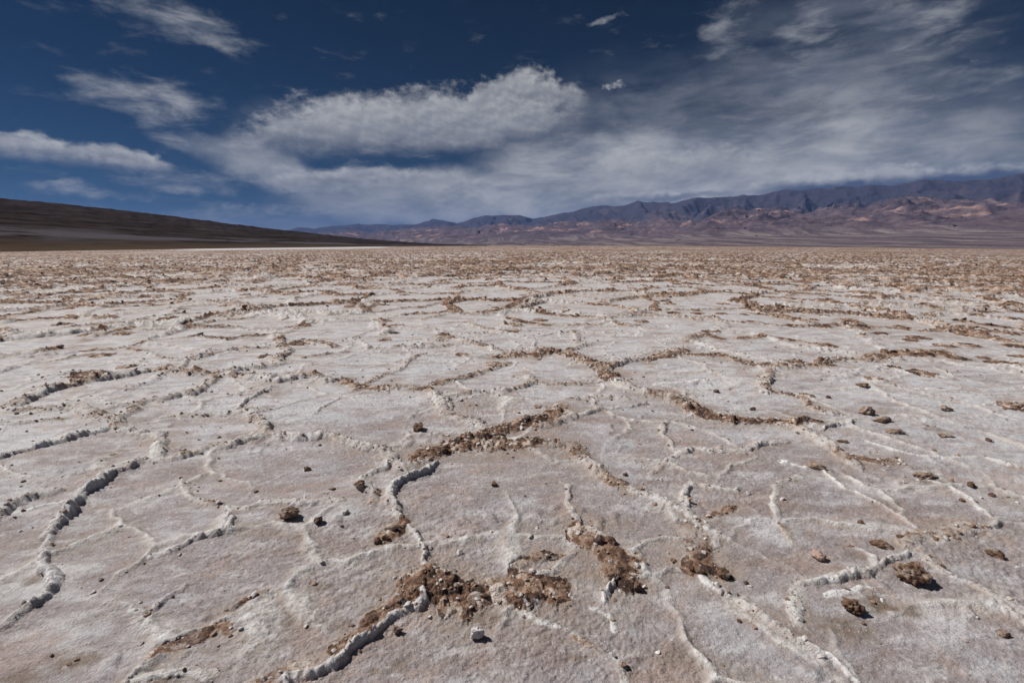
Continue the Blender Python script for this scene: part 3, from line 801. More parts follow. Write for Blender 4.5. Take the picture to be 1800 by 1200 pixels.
    crest[nb] = np.maximum(crest[nb], hair * 1.0 * np.clip(.6 + rough[nb], 0, 1))
    tan[nb] = np.maximum(tan[nb], np.exp(-((e2 - e1) * .85 * .5 / .06) ** 2) * gate * .55)
    # tan soil working up through the crust in drifts
    drift = sstep(.18, .62, fbm(xb * .8 + 3, yb * 1.1, 4, 161, .6) + .25 * rough[nb])
    tan[nb] = np.maximum(tan[nb], drift * .5)
    z[nb] = fine
    for (sx, sy, rx, ry, a) in STAINS:
        gx0, gy0 = gp(sx, sy)
        ex, ey = abs(gp(sx + rx, sy)[0] - gx0), abs(gp(sx, sy - ry)[1] - gy0)
        m = np.where((np.abs(X - gx0) < ex * 2) & (np.abs(Y - gy0) < ey * 2))[0]
        qq = np.hypot((X[m] - gx0) / ex, (Y[m] - gy0) / ey)
        val = min(1.0, a * 1.3) * sstep(1.15, .25, qq + .75 * rough[m])
        stain[m] = np.maximum(stain[m], val)
    z = z + hbest + base_sink(X, Y).astype(np.float32)
    return z, ids, prn, pair, crest, mud, np.clip(tan, 0, 1), stain, infl, tone


# dirty patches (photo pixel centre, radii in pixels, strength)
STAINS = [
 (1545,1065,45,22,.8), (1480,1105,60,28,.7), (1390,1120,40,20,.4), (1600,1075,30,14,.6), (60,1020,22,12,.7), (130,1160,60,22,.7),
 (40,1185,50,20,.6), (450,1145,30,14,.6), (520,1090,40,18,.4), (290,1195,30,12,.7), (700,1170,30,14,.5), (660,1180,30,10,.5),
 (1190,1150,60,30,.35), (1310,1180,60,30,.35), (1010,1155,18,10,.5), (780,1165,12,8,.5), (1560,885,40,14,.4), (1280,1170,40,18,.4),
 (850,1085,60,16,.6), (600,1095,40,16,.5), (560,1030,40,10,.3), (1500,975,22,12,.5), (880,870,60,18,.25), (1100,1085,60,22,.3),
 (920,925,50,10,.35), (1080,930,40,20,.25), (1620,840,40,12,.5), (1650,760,25,9,.4), (155,1090,30,16,.4), (370,1070,40,20,.25),
]


# ------------------------------------------------------------------ materials
def new_mat(name):
    m = bpy.data.materials.new(name)
    m.use_nodes = True
    return m, NT(m.node_tree)


def finish(g, color, rough, bump=None, bstr=0.5, bdist=0.004, spec=0.25):
    out = g.n('ShaderNodeOutputMaterial')
    p = g.n('ShaderNodeBsdfPrincipled')
    g.put(p.inputs['Base Color'], color if isinstance(color, bpy.types.NodeSocket) else (*color, 1))
    g.put(p.inputs['Roughness'], rough)
    p.inputs['Specular IOR Level'].default_value = spec
    if bump is not None:
        b = g.n('ShaderNodeBump')
        b.inputs['Strength'].default_value = bstr
        b.inputs['Distance'].default_value = bdist
        g.link(bump, b.inputs['Height'])
        g.link(b.outputs[0], p.inputs['Normal'])
    g.link(p.outputs[0], out.inputs[0])


def salt_material():
    m, g = new_mat('salt_crust')
    tc = g.n('ShaderNodeNewGeometry')
    P = tc.outputs['Position']
    grain = g.mapping(P, rot=(0, 0, math.radians(-35)), sc=(1, 2.6, 1))
    n_big = g.noise(P, .55, 4, .55)
    n_mid = g.noise(grain, 3.2, 5, .6)
    n_fin = g.noise(P, 26, 6, .65)
    n_grn = g.noise(P, 240, 3, .6)
    ln = g.n('ShaderNodeVectorMath', operation='LENGTH')
    g.link(P, ln.inputs[0])
    paleness = g.math('ADD', g.math('MULTIPLY', n_big, .9), g.rng(ln.outputs['Value'], 2.0, 8.0, -.14, .34))  # paler with distance from the origin, broken up by noise
    base = g.mix(g.rng(paleness, .34, .72), (.360, .315, .316), (.600, .588, .602))
    base = g.mix(g.math('MULTIPLY', g.rng(n_mid, .46, .72), .8), base, (.305, .252, .245))
    n_pat = g.noise(grain, 1.3, 6, .62, .5)
    base = g.mix(g.math('MULTIPLY', g.rng(n_pat, .50, .64), .62), base, (.275, .205, .180))
    base = g.mix(g.math('MULTIPLY', g.rng(n_pat, .47, .36), .62), base, (.66, .645, .65))
    base = g.mix(g.math('MULTIPLY', g.rng(n_mid, .50, .30), .6), base, (.68, .665, .665))
    base = g.mix(g.math('MULTIPLY', g.rng(n_fin, .52, .70), .55), base, (.30, .235, .205))
    base = g.mix(g.math('MULTIPLY', g.rng(n_fin, .46, .30), .5), base, (.72, .70, .69))
    hue = g.noise(P, 2.1, 6, .68, .8)
    base = g.mix(g.math('MULTIPLY', g.rng(hue, .52, .62), .55), base, (.42, .305, .260))
    base = g.mix(g.math('MULTIPLY', g.rng(hue, .46, .36), .40), base, (.50, .50, .54))
    spk = g.noise(P, 62, 4, .7)
    base = g.mix(g.math('MULTIPLY', g.rng(spk, .56, .66), .5), base, (.22, .165, .14))
    base = g.mix(g.math('MULTIPLY', g.rng(spk, .42, .33), .5), base, (.70, .69, .69))
    damp = g.noise(grain, 7.5, 6, .7, .4)
    base = g.mix(g.math('MULTIPLY', g.rng(damp, .56, .68), .5), base, (.21, .150, .125))
    base = g.mix(g.math('MULTIPLY', g.rng(damp, .41, .31), .5), base, (.74, .735, .74))
    # tan mud showing through around the ridges
    tan = g.math('MULTIPLY', g.attr('tan'), g.rng(g.noise(P, 9, 6, .68), .34, .56))
    base = g.mix(tan, base, g.mix(n_fin, (.27, .186, .132), (.54, .442, .360)))
    stain = g.math('MULTIPLY', g.attr('stain'), g.rng(g.noise(P, 16, 5, .7), .26, .46))
    base = g.mix(stain, base, g.mix(n_fin, (.10, .068, .05), (.34, .26, .20)))
    crest = g.math('MULTIPLY', g.attr('crest'), g.rng(n_fin, .68, .44, .35, 1.0), clamp=True)
    base = g.mix(crest, base, g.mix(n_grn, (.70, .68, .66), (.84, .83, .82)))
    mud = g.rng(g.math('ADD', g.attr('mud'), g.math('MULTIPLY', g.math('SUBTRACT', g.noise(P, 13, 7, .74), .5), 1.7)), .34, .80)
    tone = g.math('ADD', g.attr('tone'), g.math('MULTIPLY', g.math('SUBTRACT', g.noise(P, 34, 6, .72), .5), .9))
    mudc = g.mix(g.rng(tone, .24, .47), (.050, .027, .019), (.185, .101, .064))
    mudc = g.mix(g.rng(tone, .48, .64), mudc, (.355, .240, .172))
    mudc = g.mix(g.rng(tone, .66, .80), mudc, (.58, .50, .44))
    base = g.mix(mud, base, mudc)
    # single dark and bright crystals
    base = g.mix(g.rng(g.noise(P, 120, 2, .5), .66, .74), base, (.20, .15, .125))
    base = g.mix(g.math('MULTIPLY', g.rng(n_grn, .60, .72), .6), base, (.80, .79, .78))
    bump = g.math('ADD', g.math('MULTIPLY', g.noise(P, 70, 5, .65), 1.0), g.math('MULTIPLY', n_grn, .35))
    bump = g.math('ADD', bump, g.math('MULTIPLY', g.noise(grain, 21, 4, .6), 1.3))
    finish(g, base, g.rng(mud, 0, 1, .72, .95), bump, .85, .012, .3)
    return m


def mud_material(name, dark, light, pale, pale_amt):
    m, g = new_mat(name)
    tc = g.n('ShaderNodeTexCoord')
    P = g.n('ShaderNodeNewGeometry').outputs['Position']
    info = g.n('ShaderNodeObjectInfo')
    n1 = g.noise(P, 38, 6, .68)
    n2 = g.noise(P, 11, 4, .6)
    lay = g.noise(g.mapping(tc.outputs['Object'], rot=(.35, .25, 0), sc=(1.2, 1.2, 3.5)), 2.2, 5, .65)
    c = g.mix(g.rng(n1, .32, .68), dark, light)
    c = g.mix(g.math('MULTIPLY', g.rng(lay, .50, .66), .55), c, tuple(q * .55 for q in dark))
    c = g.mix(g.math('MULTIPLY', g.rng(n2, .5, .66), pale_amt), c, pale)
    c = g.mix(g.math('MULTIPLY', info.outputs['Random'], .35), c, tuple(q * .6 for q in light))
    finish(g, c, .93, g.math('ADD', g.math('ADD', n1, g.math('MULTIPLY', lay, .8)), g.math('MULTIPLY', g.noise(P, 160, 3, .6), .4)), .8, .008, .15)
    return m


M_SALT = salt_material()
M_MUD = mud_material('brown_mud', (.080, .044, .030), (.28, .175, .118), (.54, .46, .40), .8)
M_DARK = mud_material('dark_mud', (.060, .034, .026), (.22, .135, .098), (.46, .37, .31), .6)
M_TAN = mud_material('tan_mud', (.20, .126, .090), (.43, .310, .232), (.66, .61, .56), .6)
M_PALE = mud_material('salt_coated', (.40, .34, .31), (.66, .63, .62), (.76, .75, .75), .8)
M_PINK = mud_material('pink_crust', (.30, .185, .14), (.55, .41, .34), (.68, .60, .56), .4)

# ------------------------------------------------------------------ build the salt flat, split into plates, ridges and the rest
Z, RID, PRN, PAIR, CREST, MUD, TAN, STAIN, INFL, TONE = make_ground()


def zlook(x, y):
    a = np.searchsorted(AZ, math.atan2(x, y))
    r = np.searchsorted(RR, math.hypot(x, y))
    a, r = min(max(a, 1), NA - 1), min(max(r, 1), NR - 1)
    ids = [r * NA + a, (r - 1) * NA + a, r * NA + a - 1, (r - 1) * NA + a - 1]
    return float(min(Z[i] for i in ids)), float(max(Z[i] for i in ids))


# plates: every salt polygon of the traced foreground, grown from a seed until a ridge stops it
PLATE_SEEDS = [(860,930),(930,870),(500,1000),(200,1000),(40,1030),(480,830),(130,830),(600,1050),(740,1130),(1000,1170),(1080,960+120),
 (1150,940),(1150,1080),(1300,950),(1350,1000),(1500,1140),(1680,1080),(1750,1000),(1600,880),(1720,850),(1450,900),(1270,760+60),
 (1290,690),(1100,770),(1150,850),(900,715),(850,670),(700,740),(560,740),(370,750),(300,680),(160,690),(60,740),(130,730+60),(400,700),(590,690),
 (720,665),(960,655),(1150,660),(1240,660),(1350,620),(1550,680),(1600,740),(1700,790),(450,630),(350,620),(250,640),(100,600),(300,570),(450,575),
 (600,590),(720,575),(900,600),(1100,600),(1180,560),(1330,580),(1000,545),(800,640),(640,630),(560,580),(30,590),(1420,860),(1250,880),(1040,1050)]


def grow_plates():
    import heapq
    c = 0.06
    x0, x1, y0, y1 = -11.0, 11.0, 0.9, 12.5
    nx, ny = int((x1 - x0) / c), int((y1 - y0) / c)
    gx = x0 + (np.arange(nx) + .5) * c
    gy = y0 + (np.arange(ny) + .5) * c
    GX, GY = np.meshgrid(gx, gy)
    ai = np.clip(np.searchsorted(AZ, np.arctan2(GX, GY)), 0, NA - 1)
    ri = np.clip(np.searchsorted(RR, np.hypot(GX, GY)), 0, NR - 1)
    cost = 1 + 40 * INFL[(ri * NA + ai)]
    lab = np.full((ny, nx), -1, np.int32)
    dist = np.full((ny, nx), 1e9)
    hp = []
    for k, s in enumerate(PLATE_SEEDS):
        px, py = gp(*s)
        i, j = int((py - y0) / c), int((px - x0) / c)
        if 0 <= i < ny and 0 <= j < nx:
            dist[i, j] = 0
            hp.append((0.0, i, j, k))
    heapq.heapify(hp)
    while hp:
        dd, i, j, k = heapq.heappop(hp)
        if lab[i, j] >= 0:
            continue
        lab[i, j] = k
        for di, dj, l in ((1, 0, 1), (-1, 0, 1), (0, 1, 1), (0, -1, 1), (1, 1, 1.41), (-1, 1, 1.41), (1, -1, 1.41), (-1, -1, 1.41)):
            a, b = i + di, j + dj
            if 0 <= a < ny and 0 <= b < nx and lab[a, b] < 0:
                e = dd + l * cost[a, b]
                if e < dist[a, b] and e < 60:
                    dist[a, b] = e
                    heapq.heappush(hp, (e, a, b, k))
    out = np.full(NV, -1, np.int32)
    m = np.where((X > x0) & (X < x1 - .01) & (Y > y0) & (Y < y1 - .01))[0]
    out[m] = lab[np.clip(((Y[m] - y0) / c).astype(int), 0, ny - 1), np.clip(((X[m] - x0) / c).astype(int), 0, nx - 1)]
    return out


PLATE = grow_plates()


def mesh_from(name, verts, faces4, attrs=None, mat=None, smooth=True):
    me = bpy.data.meshes.new(name)
    nv, nf = len(verts), len(faces4)
    k = faces4.shape[1]
    me.vertices.add(nv)
    me.vertices.foreach_set('co', np.ascontiguousarray(verts, np.float32).ravel())
    me.loops.add(nf * k)
    me.loops.foreach_set('vertex_index', np.ascontiguousarray(faces4, np.int32).ravel())
    me.polygons.add(nf)
    me.polygons.foreach_set('loop_start', np.arange(0, nf * k, k, dtype=np.int32))
    me.polygons.foreach_set('use_smooth', np.full(nf, smooth, bool))
    me.update(calc_edges=True)
    for an, av in (attrs or {}).items():
        at = me.attributes.new(an, 'FLOAT', 'POINT')
        at.data.foreach_set('value', np.ascontiguousarray(av, np.float32))
    if mat:
        me.materials.append(mat)
    return me


def tag(o, label=None, cat=None, group=None, kind=None):
    if label: o['label'] = label
    if cat: o['category'] = cat
    if group: o['group'] = group
    if kind: o['kind'] = kind
    return o


def add(name, me, parent=None, loc=None, rot=None, scale=None):
    o = bpy.data.objects.new(name, me)
    C.objects.link(o)
    if loc: o.location = loc
    if rot: o.rotation_euler = rot
    if scale: o.scale = scale
    if parent: o.parent = parent
    return o


VERTS = np.stack([X, Y, Z], 1)
ii, jj = np.meshgrid(np.arange(NR - 1), np.arange(NA), indexing='ij')
j2 = (jj + 1) % NA
FACES = np.stack([ii * NA + jj, ii * NA + j2, (ii + 1) * NA + j2, (ii + 1) * NA + jj], -1).reshape(-1, 4)[:, ::-1]
NT_ = len(T)
vid = np.full(NV, -1, np.int64)
vid[PLATE >= 0] = 1000 + PLATE[PLATE >= 0]
vid[RID >= 0] = RID[RID >= 0]
inview = (np.abs(np.arctan2(X, Y)) < math.radians(50)) & (Y > 0)
pp = PRN & inview & (RID < 0) & (Rv < 34)
up, cnt_inv, cnt = np.unique(PAIR[pp], return_inverse=True, return_counts=True)
order = np.argsort(-cnt)[:130]
remap = np.full(len(up), -1)
for q, o_ in enumerate(order):
    if cnt[o_] > 60:
        remap[o_] = 2000 + q
vv = remap[cnt_inv]
ppi = np.where(pp)[0]
vid[ppi[vv >= 0]] = vv[vv >= 0]
fid = vid[FACES[:, 0]]
so = np.argsort(fid, kind='stable')
fs = fid[so]
starts = np.flatnonzero(np.r_[True, fs[1:] != fs[:-1]])
ends_ = np.r_[starts[1:], len(fs)]
parts = {}
for s, e in zip(starts, ends_):
    parts[int(fs[s])] = so[s:e]


def sheet(name, fsel, parent=None):
    f = FACES[fsel]
    u, inv = np.unique(f, return_inverse=True)
    me = mesh_from(name, VERTS[u], inv.reshape(-1, 4),
                   {'crest': CREST[u], 'mud': MUD[u], 'tan': TAN[u], 'stain': STAIN[u], 'tone': TONE[u]}, M_SALT)
    return add(name, me, parent)


base_faces = [parts[-1]]
small = [k for k in parts if k >= 0 and len(parts[k]) < 40]
base_faces += [parts[k] for k in small]
salt_flat = tag(sheet('salt_flat', np.concatenate(base_faces)), kind='structure')
RIDGE_OBJ = {}
for k in sorted(parts):
    if k < 0 or k in small:
        continue
    o = sheet('salt_plate' if 1000 <= k < 2000 else 'salt_ridge', parts[k], salt_flat)
    RIDGE_OBJ[k] = o

# ------------------------------------------------------------------ clods
def ico(sub):
    import bmesh
    bm = bmesh.new()
    bmesh.ops.create_icosphere(bm, subdivisions=sub, radius=1.0)
    v = np.array([q.co[:] for q in bm.verts])
    f = np.array([[q.index for q in p.verts] for p in bm.faces])
    bm.free()
    return v, f


ICO = {s: ico(s) for s in (1, 2, 3, 4, 5)}


def clod_mesh(name, sub, seed, flat=.6, cuts=9, rough=.10, mat=None, shape='chunk', elong=1.0):
    """broken lump: a ball cut by random planes, then roughened and layered"""
    rs = np.random.RandomState(seed)
    v, f = ICO[sub]
    v = v.copy()
    for _ in range(cuts):
        nrm = rs.normal(size=3)
        nrm[2] *= 1.2 if shape != 'slab' else 2.4
        nrm /= np.linalg.norm(nrm)
        d = rs.uniform(.48, .85)
        over = np.clip(v @ nrm - d, 0, None)
        v -= over[:, None] * nrm
    if sub >= 3:
        s = seed * 3.17
        n1 = fbm(v[:, 0] * 1.9 + s, v[:, 1] * 1.9 + v[:, 2] * 1.3, 4, seed, .6)
        n2 = fbm(v[:, 2] * 4.0 + s + v[:, 0] * 2.2, v[:, 1] * 2.6 - v[:, 0], 4, seed + 9, .65) * .8
        n3, _ = slabs(v[:, 0] * 1.3 + s + v[:, 2] * .7, v[:, 1] * 1.3 + v[:, 2], .55, seed + 3)
        n2 = n2 + 1.6 * (n3 - .45)
        rad = np.linalg.norm(v, axis=1, keepdims=True) + 1e-6
        v = v + v / rad * (rough * (1.5 * n1 + .65 * n2))[:, None]
    v[:, 0] *= elong
    v[:, 2] *= flat
    v[:, 2] -= v[:, 2].min()
    v[:, :2] -= (v[:, :2].max(0) + v[:, :2].min(0)) / 2
    v[:, :2] /= (v[:, 0].max() - v[:, 0].min())
    v[:, 2] /= 2.0
    return mesh_from(name, v, f, None, mat, sub >= 4)


MATS = {'m': M_MUD, 'd': M_DARK, 't': M_TAN, 'p': M_PALE, 'k': M_PINK}
# px, py (foot), width px, flat, elong, yaw, tilt x, tilt y, material, shape, label
STONES = [
 (1588,1012,66,.95,1.15,-28,.35,.30,'m','slab','largest brown mud rock, jagged and split, beside the pinkish curving salt ridge'),
 (1493,1075,42,.85,1.0,20,.1,.1,'m','chunk','rounded layered brown rock beside a dark stained patch of salt'),
 (1436,984,26,.9,.9,60,.1,.2,'k','chunk','pale pinkish stone with a thin tail, lying on bare mauve salt'),
 (1746,977,34,.7,1.7,-35,.1,.1,'m','chunk','long narrow brown clod on bare salt past the largest rock'),
 (1120,1034,22,.95,1.0,10,0,0,'d','chunk','round dark brown clod just beside the cracked tan mud slab'),
 (838,1117,31,.95,1.0,5,.1,0,'p','chunk','round white salt-coated stone in front of the long broken mud heap'),
 (698,1110,24,.85,1.1,15,.1,0,'m','chunk','brown crumbly clod against the straight white salt rib'),
 (514,913,36,.85,1.2,-10,.1,-.2,'t','chunk','wedge-shaped tan rock, the larger of two beside the thin salt line'),
 (559,921,19,.8,1.0,25,0,.1,'d','chunk','small dark rock, the smaller neighbour of the wedge-shaped tan rock'),
 (606,904,16,.8,1.0,40,0,.1,'p','chunk','small greyish lump near the end of the thin salt line'),
 (540,827,24,.6,1.2,-15,.1,.1,'d','chunk','dark flat rock alone in the middle of a smooth salt polygon'),
 (735,754,23,.75,1.1,0,.1,.1,'d','chunk','dark angular clod next to a short white salt rope'),
 (946,717,28,.55,1.4,5,.0,.2,'m','slab','flat brown shard tipped up behind the great brown mud heap'),
 (583,862,20,.6,1.2,20,0,0,'t','chunk','low crumbled tan lump on smooth salt near a forked ridge'),
 (1075,955,22,.7,1.1,-20,.1,.0,'d','chunk','dark clod behind the cracked tan mud slab'),
 (1182,985,24,.6,1.1,35,.2,.2,'m','slab','small pointed brown shard on open salt between two mud slabs'),
 (1432,824,50,.6,1.9,-30,.05,.05,'m','slab','long brown slab lying at the head of a thin white vein'),
 (1624,838,68,.32,2.2,3,.0,.0,'t','chunk','broad low brown mound at the top of the white branching vein'),
 (1704,855,17,.85,1.0,-35,.3,.3,'d','slab','small upright reddish-black flake on pale salt'),
 (1743,871,13,.8,1.0,0,0,0,'d','chunk','tiny dark pebble beside a low tan patch'),
 (1515,682,34,.6,1.4,0,.0,.0,'m','chunk','rounded brown hump at the start of a thin tan line'),
 (1521,728,34,.75,1.2,10,.0,.0,'t','chunk','domed tan hump with a dark crest, standing alone'),
 (1661,722,38,.55,1.5,0,.0,.0,'t','chunk','low tan hump with a dark shaded end'),
 (1793,722,20,.8,1.1,0,.0,.0,'m','chunk','dark brown clod lying beyond the thin tan lines'),
 (1660,768,44,.4,1.7,0,.0,.0,'t','chunk','very low pale tan swelling in the bare salt'),
 (1738,776,13,.7,1.1,0,.0,.0,'d','chunk','small black pebble alone on smooth grey salt'),
 (1641,793,15,.5,1.3,0,.0,.0,'m','chunk','small reddish pebble close beside a thin white vein'),
 (1572,762,48,.42,1.7,-12,.0,.0,'m','chunk','flat brown mound, the flatter of a pair beside the domed hump'),
 (1550,741,50,.5,1.6,8,.0,.0,'m','chunk','broken brown mound beside the white upturned salt edge'),
 (1480,777,30,.45,1.6,-10,.05,.0,'d','slab','dark flat slab next to the ridge running toward the veins'),
 (1760,1121,24,.8,1.1,-25,.2,.1,'d','slab','dark tilted shard near a low tan ridge'),
 (1548,958,56,.55,1.5,-30,.10,.08,'d','slab','dark brown tilted slab, the larger of two beside the rubble'),
 (1583,947,30,.6,1.2,10,.05,.05,'d','slab','smaller dark brown slab leaning by the larger one'),
 (1492,960,22,.5,1.5,-12,.0,.0,'t','chunk','flat tan clod next to the dark slab pair'),
 (1621,1002,13,.6,1.4,0,.0,.0,'d','chunk','tiny dark chip behind the largest brown rock'),
 (1310,1025,10,.7,1.1,0,.0,.0,'d','chunk','tiny reddish pebble on mauve salt past the mud knot'),
 (1324,1104,11,.9,1.0,0,.0,.0,'k','chunk','small round pink pebble beside the broad tan ridge'),
 (1098,834,12,.7,1.2,0,.0,.0,'d','chunk','small brown pebble behind the ridge of tan slabs'),
 (632,862,24,.7,1.2,25,.1,.0,'m','chunk','crumbly brown lump at the end of a short rope of salt'),
 (198,798,13,.6,1.2,0,.0,.0,'t','chunk','small tan chip alone inside a smooth polygon'),
 (1268,1014,32,.65,1.3,-25,.12,.1,'d','slab','dark brown slab lying against the small mud knot'),
 (1216,1004,16,.9,1.0,0,.0,.0,'d','chunk','reddish-brown knob sticking out of the small mud knot'),
 (664,954,17,.85,1.0,0,.0,.0,'d','chunk','dark crumb at the end of a short brown spur'),
 (677,950,14,.85,1.0,50,.0,.0,'m','chunk','small brown crumb halfway along the short spur'),
 (40,1066,10,.8,1.0,0,.0,.0,'d','chunk','tiny dark pebble beside the low end of the grey salt rope'),
 (868,854,13,.8,1.0,0,.0,.0,'m','chunk','small brown crumb in front of the great brown mud heap'),
 (1172,1030,9,.8,1.0,0,.0,.0,'m','chunk','tiny brown crumb near the thin white salt line'),
 (1298,1092,9,.8,1.0,0,.0,.0,'d','chunk','tiny dark crumb on the broad tan ridge'),
 (385,770,8,.8,1.0,0,.0,.0,'d','chunk','tiny black speck of rock inside a small polygon'),
 (450,864,9,.7,1.0,0,.0,.0,'d','chunk','tiny reddish crumb in the middle of a wide polygon'),
 (177,1021,9,.7,1.0,0,.0,.0,'m','chunk','tiny brown crumb inside the bend of the winding grey salt rope'),
 (1545,1132,13,.5,1.3,0,.0,.0,'m','chunk','flat brown chip on the bare stained salt'),
 (1695,1130,14,.4,1.6,0,.0,.0,'k','chunk','flat pinkish chip on bare salt near the dark tilted shard'),
 (1690,878,11,.7,1.0,0,.0,.0,'d','chunk','tiny dark chip beside the white branching vein'),
 (1455,700,10,.7,1.0,0,.0,.0,'d','chunk','tiny dark pebble behind the tan hump'),
 (1258,690,12,.7,1.0,0,.0,.0,'d','chunk','small dark pebble on the clear floor behind the big brown ridge'),
 (1322,722,14,.8,1.2,0,.0,.0,'d','chunk','small brown pebble just behind the big brown ridge'),
]
for i, (px, py, wpx, flat, el, yaw, tx, ty, mk, shp, lab) in enumerate(STONES):
    x, y = gp(px, py)
    depth = math.hypot(x, y) * math.cos(PITCH) * (y / math.hypot(x, y)) + CAM_H * math.sin(PITCH)
    low = flat <= .6
    w = wpx / FPX * depth * (.66 if low else .84)
    if low:
        flat *= .75
    if low and mk == 'm':
        mk = 't'
    if mk == 'd' and wpx > 24:
        mk = 'm'
    sub = 5 if wpx > 35 else (4 if wpx > 15 else 3)
    me = clod_mesh('mud_clod', sub, 300 + i * 7, flat, 8 if shp == 'chunk' else 11, (.24 if shp == 'chunk' else .20) if sub >= 4 else .14, MATS[mk], shp, el)
    zlo, zhi = zlook(x, y)
    o = add('mud_clod' if mk not in 'p' else 'salt_stone', me, None, (x, y, zlo - (.15 if flat > .6 else .23) * w * flat), (tx, ty, math.radians(yaw)), (w, w, w))
    tag(o, lab, 'stone' if mk == 'p' else 'clod', 'loose clods lying on the salt')

# broken slabs standing in the mud ridges: pieces of those ridges
SLAB_ME = [clod_mesh('mud_slab', 2, 900 + i, .45 + .35 * (i % 3) / 2, 10, 0, (M_MUD, M_DARK, M_MUD, M_TAN)[i % 4], 'slab', 1.1 + .15 * (i % 4)) for i in range(12)]
rs = random.Random(5)
n_slab = 0
for k, (kind, ws, hs, ms, pts) in enumerate(T):
    if k not in RIDGE_OBJ or ms < .3 or n_slab > 285:
        continue
    g = [Vector(gp(*p)) for p in pts]
    L = sum((b - a).length for a, b in zip(g[:-1], g[1:]))
    dens = (4.0 if kind == 'mud' else 2.5) * ms
    w0 = KW[kind][0] * ws
    cnt_ = min(int(L * dens) + (1 if kind == 'mud' else 0), 9)
    for _ in range(cnt_):
        t = rs.uniform(.04, .96) * L
        for a, b in zip(g[:-1], g[1:]):
            l = (b - a).length
            if t <= l:
                p = a.lerp(b, t / l)
                break
            t -= l
        p = p + Vector((rs.gauss(0, w0 * .32), rs.gauss(0, w0 * .32)))
        zlo, zhi = zlook(p.x, p.y)
        far_ = p.length
        s = rs.uniform(.45, 1.0) ** 1.5 * (.065 if kind == 'mud' else .045) * (1 + max(0, far_ - 5) * .06) * (1.35 if ms > .8 else 1)
        add('mud_slab', SLAB_ME[rs.randrange(12)], RIDGE_OBJ[k], (p.x, p.y, zlo - s * .12),
            (rs.uniform(-.6, .6), rs.uniform(-.6, .6), rs.uniform(0, 6.28)), (s, s, s))
        n_slab += 1

# the uncounted rest: rubble on the far ridges and crumbs strewn over the near crust
def scatter(name, label, cat, idx, sizes, sub, mats, seed, lift=.1):
    r_ = np.random.RandomState(seed)
    v0, f0 = ICO[sub]
    protos = []
    for q in range(6):
        me = clod_mesh('tmp', sub, seed + q, .75, 7, 0, None, 'chunk', 1.2)
        co = np.empty(len(me.vertices) * 3, np.float32)
        me.vertices.foreach_get('co', co)
        protos.append(co.reshape(-1, 3))
        bpy.data.meshes.remove(me)
    n = len(idx)
    allv = np.empty((n, len(v0), 3), np.float32)
    yaw = r_.uniform(0, 6.28, n)
    tl = r_.uniform(-.5, .5, (n, 2))
    pick = r_.randint(0, 6, n)
    for q in range(6):
        m = pick == q
        p = np.repeat(protos[q][None], m.sum(), 0)
        p[:, :, 2] += tl[m, 0][:, None] * p[:, :, 0] + tl[m, 1][:, None] * p[:, :, 1]
        c, s = np.cos(yaw[m])[:, None], np.sin(yaw[m])[:, None]
        xx = p[:, :, 0] * c - p[:, :, 1] * s
        yy = p[:, :, 0] * s + p[:, :, 1] * c
        sz = sizes[m][:, None]
        allv[m, :, 0] = xx * sz + X[idx[m]][:, None]
        allv[m, :, 1] = yy * sz + Y[idx[m]][:, None]
        allv[m, :, 2] = (p[:, :, 2] - lift) * sz + Z[idx[m]][:, None]
    fa = (f0[None] + (np.arange(n) * len(v0))[:, None, None]).reshape(-1, 3)
    me = mesh_from(name, allv.reshape(-1, 3), fa, None, None, False)
    for mt in mats:
        me.materials.append(mt)
    mi = np.repeat(r_.randint(0, len(mats), n), len(f0)).astype(np.int32)
    me.polygons.foreach_set('material_index', mi)
    return tag(add(name, me), label, cat, None, 'stuff')


rg = np.random.RandomState(3)
area = (Rv ** 2)                                   # vertices thin out as r squared, so weight by area
cand = np.where(inview & (Rv > 9) & (Rv < 110))[0]
wgt = area[cand] ** .70 * (MUD[cand] ** 3 + .004)
idx = rg.choice(cand, 9000, False, wgt / wgt.sum())
sz = (.030 + .10 * rg.rand(9000) ** 3) * (1 + np.clip(Rv[idx] - 10, 0, 60) * .016)
scatter('mud_rubble', 'brown crumbly mud rubble strewn along the far ridges of the salt flat', 'rubble', idx, sz.astype(np.float32), 1, [M_MUD, M_TAN, M_MUD, M_DARK, M_DARK], 40, .2)
cand = np.where(inview & (Rv > 1.3) & (Rv < 9))[0]
clump = np.clip(vnoise(X[cand] * 1.6, Y[cand] * 1.6, 141) - .05, 0, 1) ** 2
wgt = area[cand] * (.007 + MUD[cand] * .35 + TAN[cand] * .10 + (INFL[cand] > .05) * .22 + STAIN[cand] * .12 + .07 * clump)
idx = rg.choice(cand, 10500, False, wgt / wgt.sum())
sz = (.005 + .024 * rg.rand(10500) ** 5) * (1 + .07 * Rv[idx])
scatter('salt_crumbs', 'small salt and mud crumbs scattered over the near crust', 'crumbs', idx, sz.astype(np.float32), 1, [M_PALE, M_TAN, M_PALE, M_MUD, M_TAN, M_PALE], 60, .22)


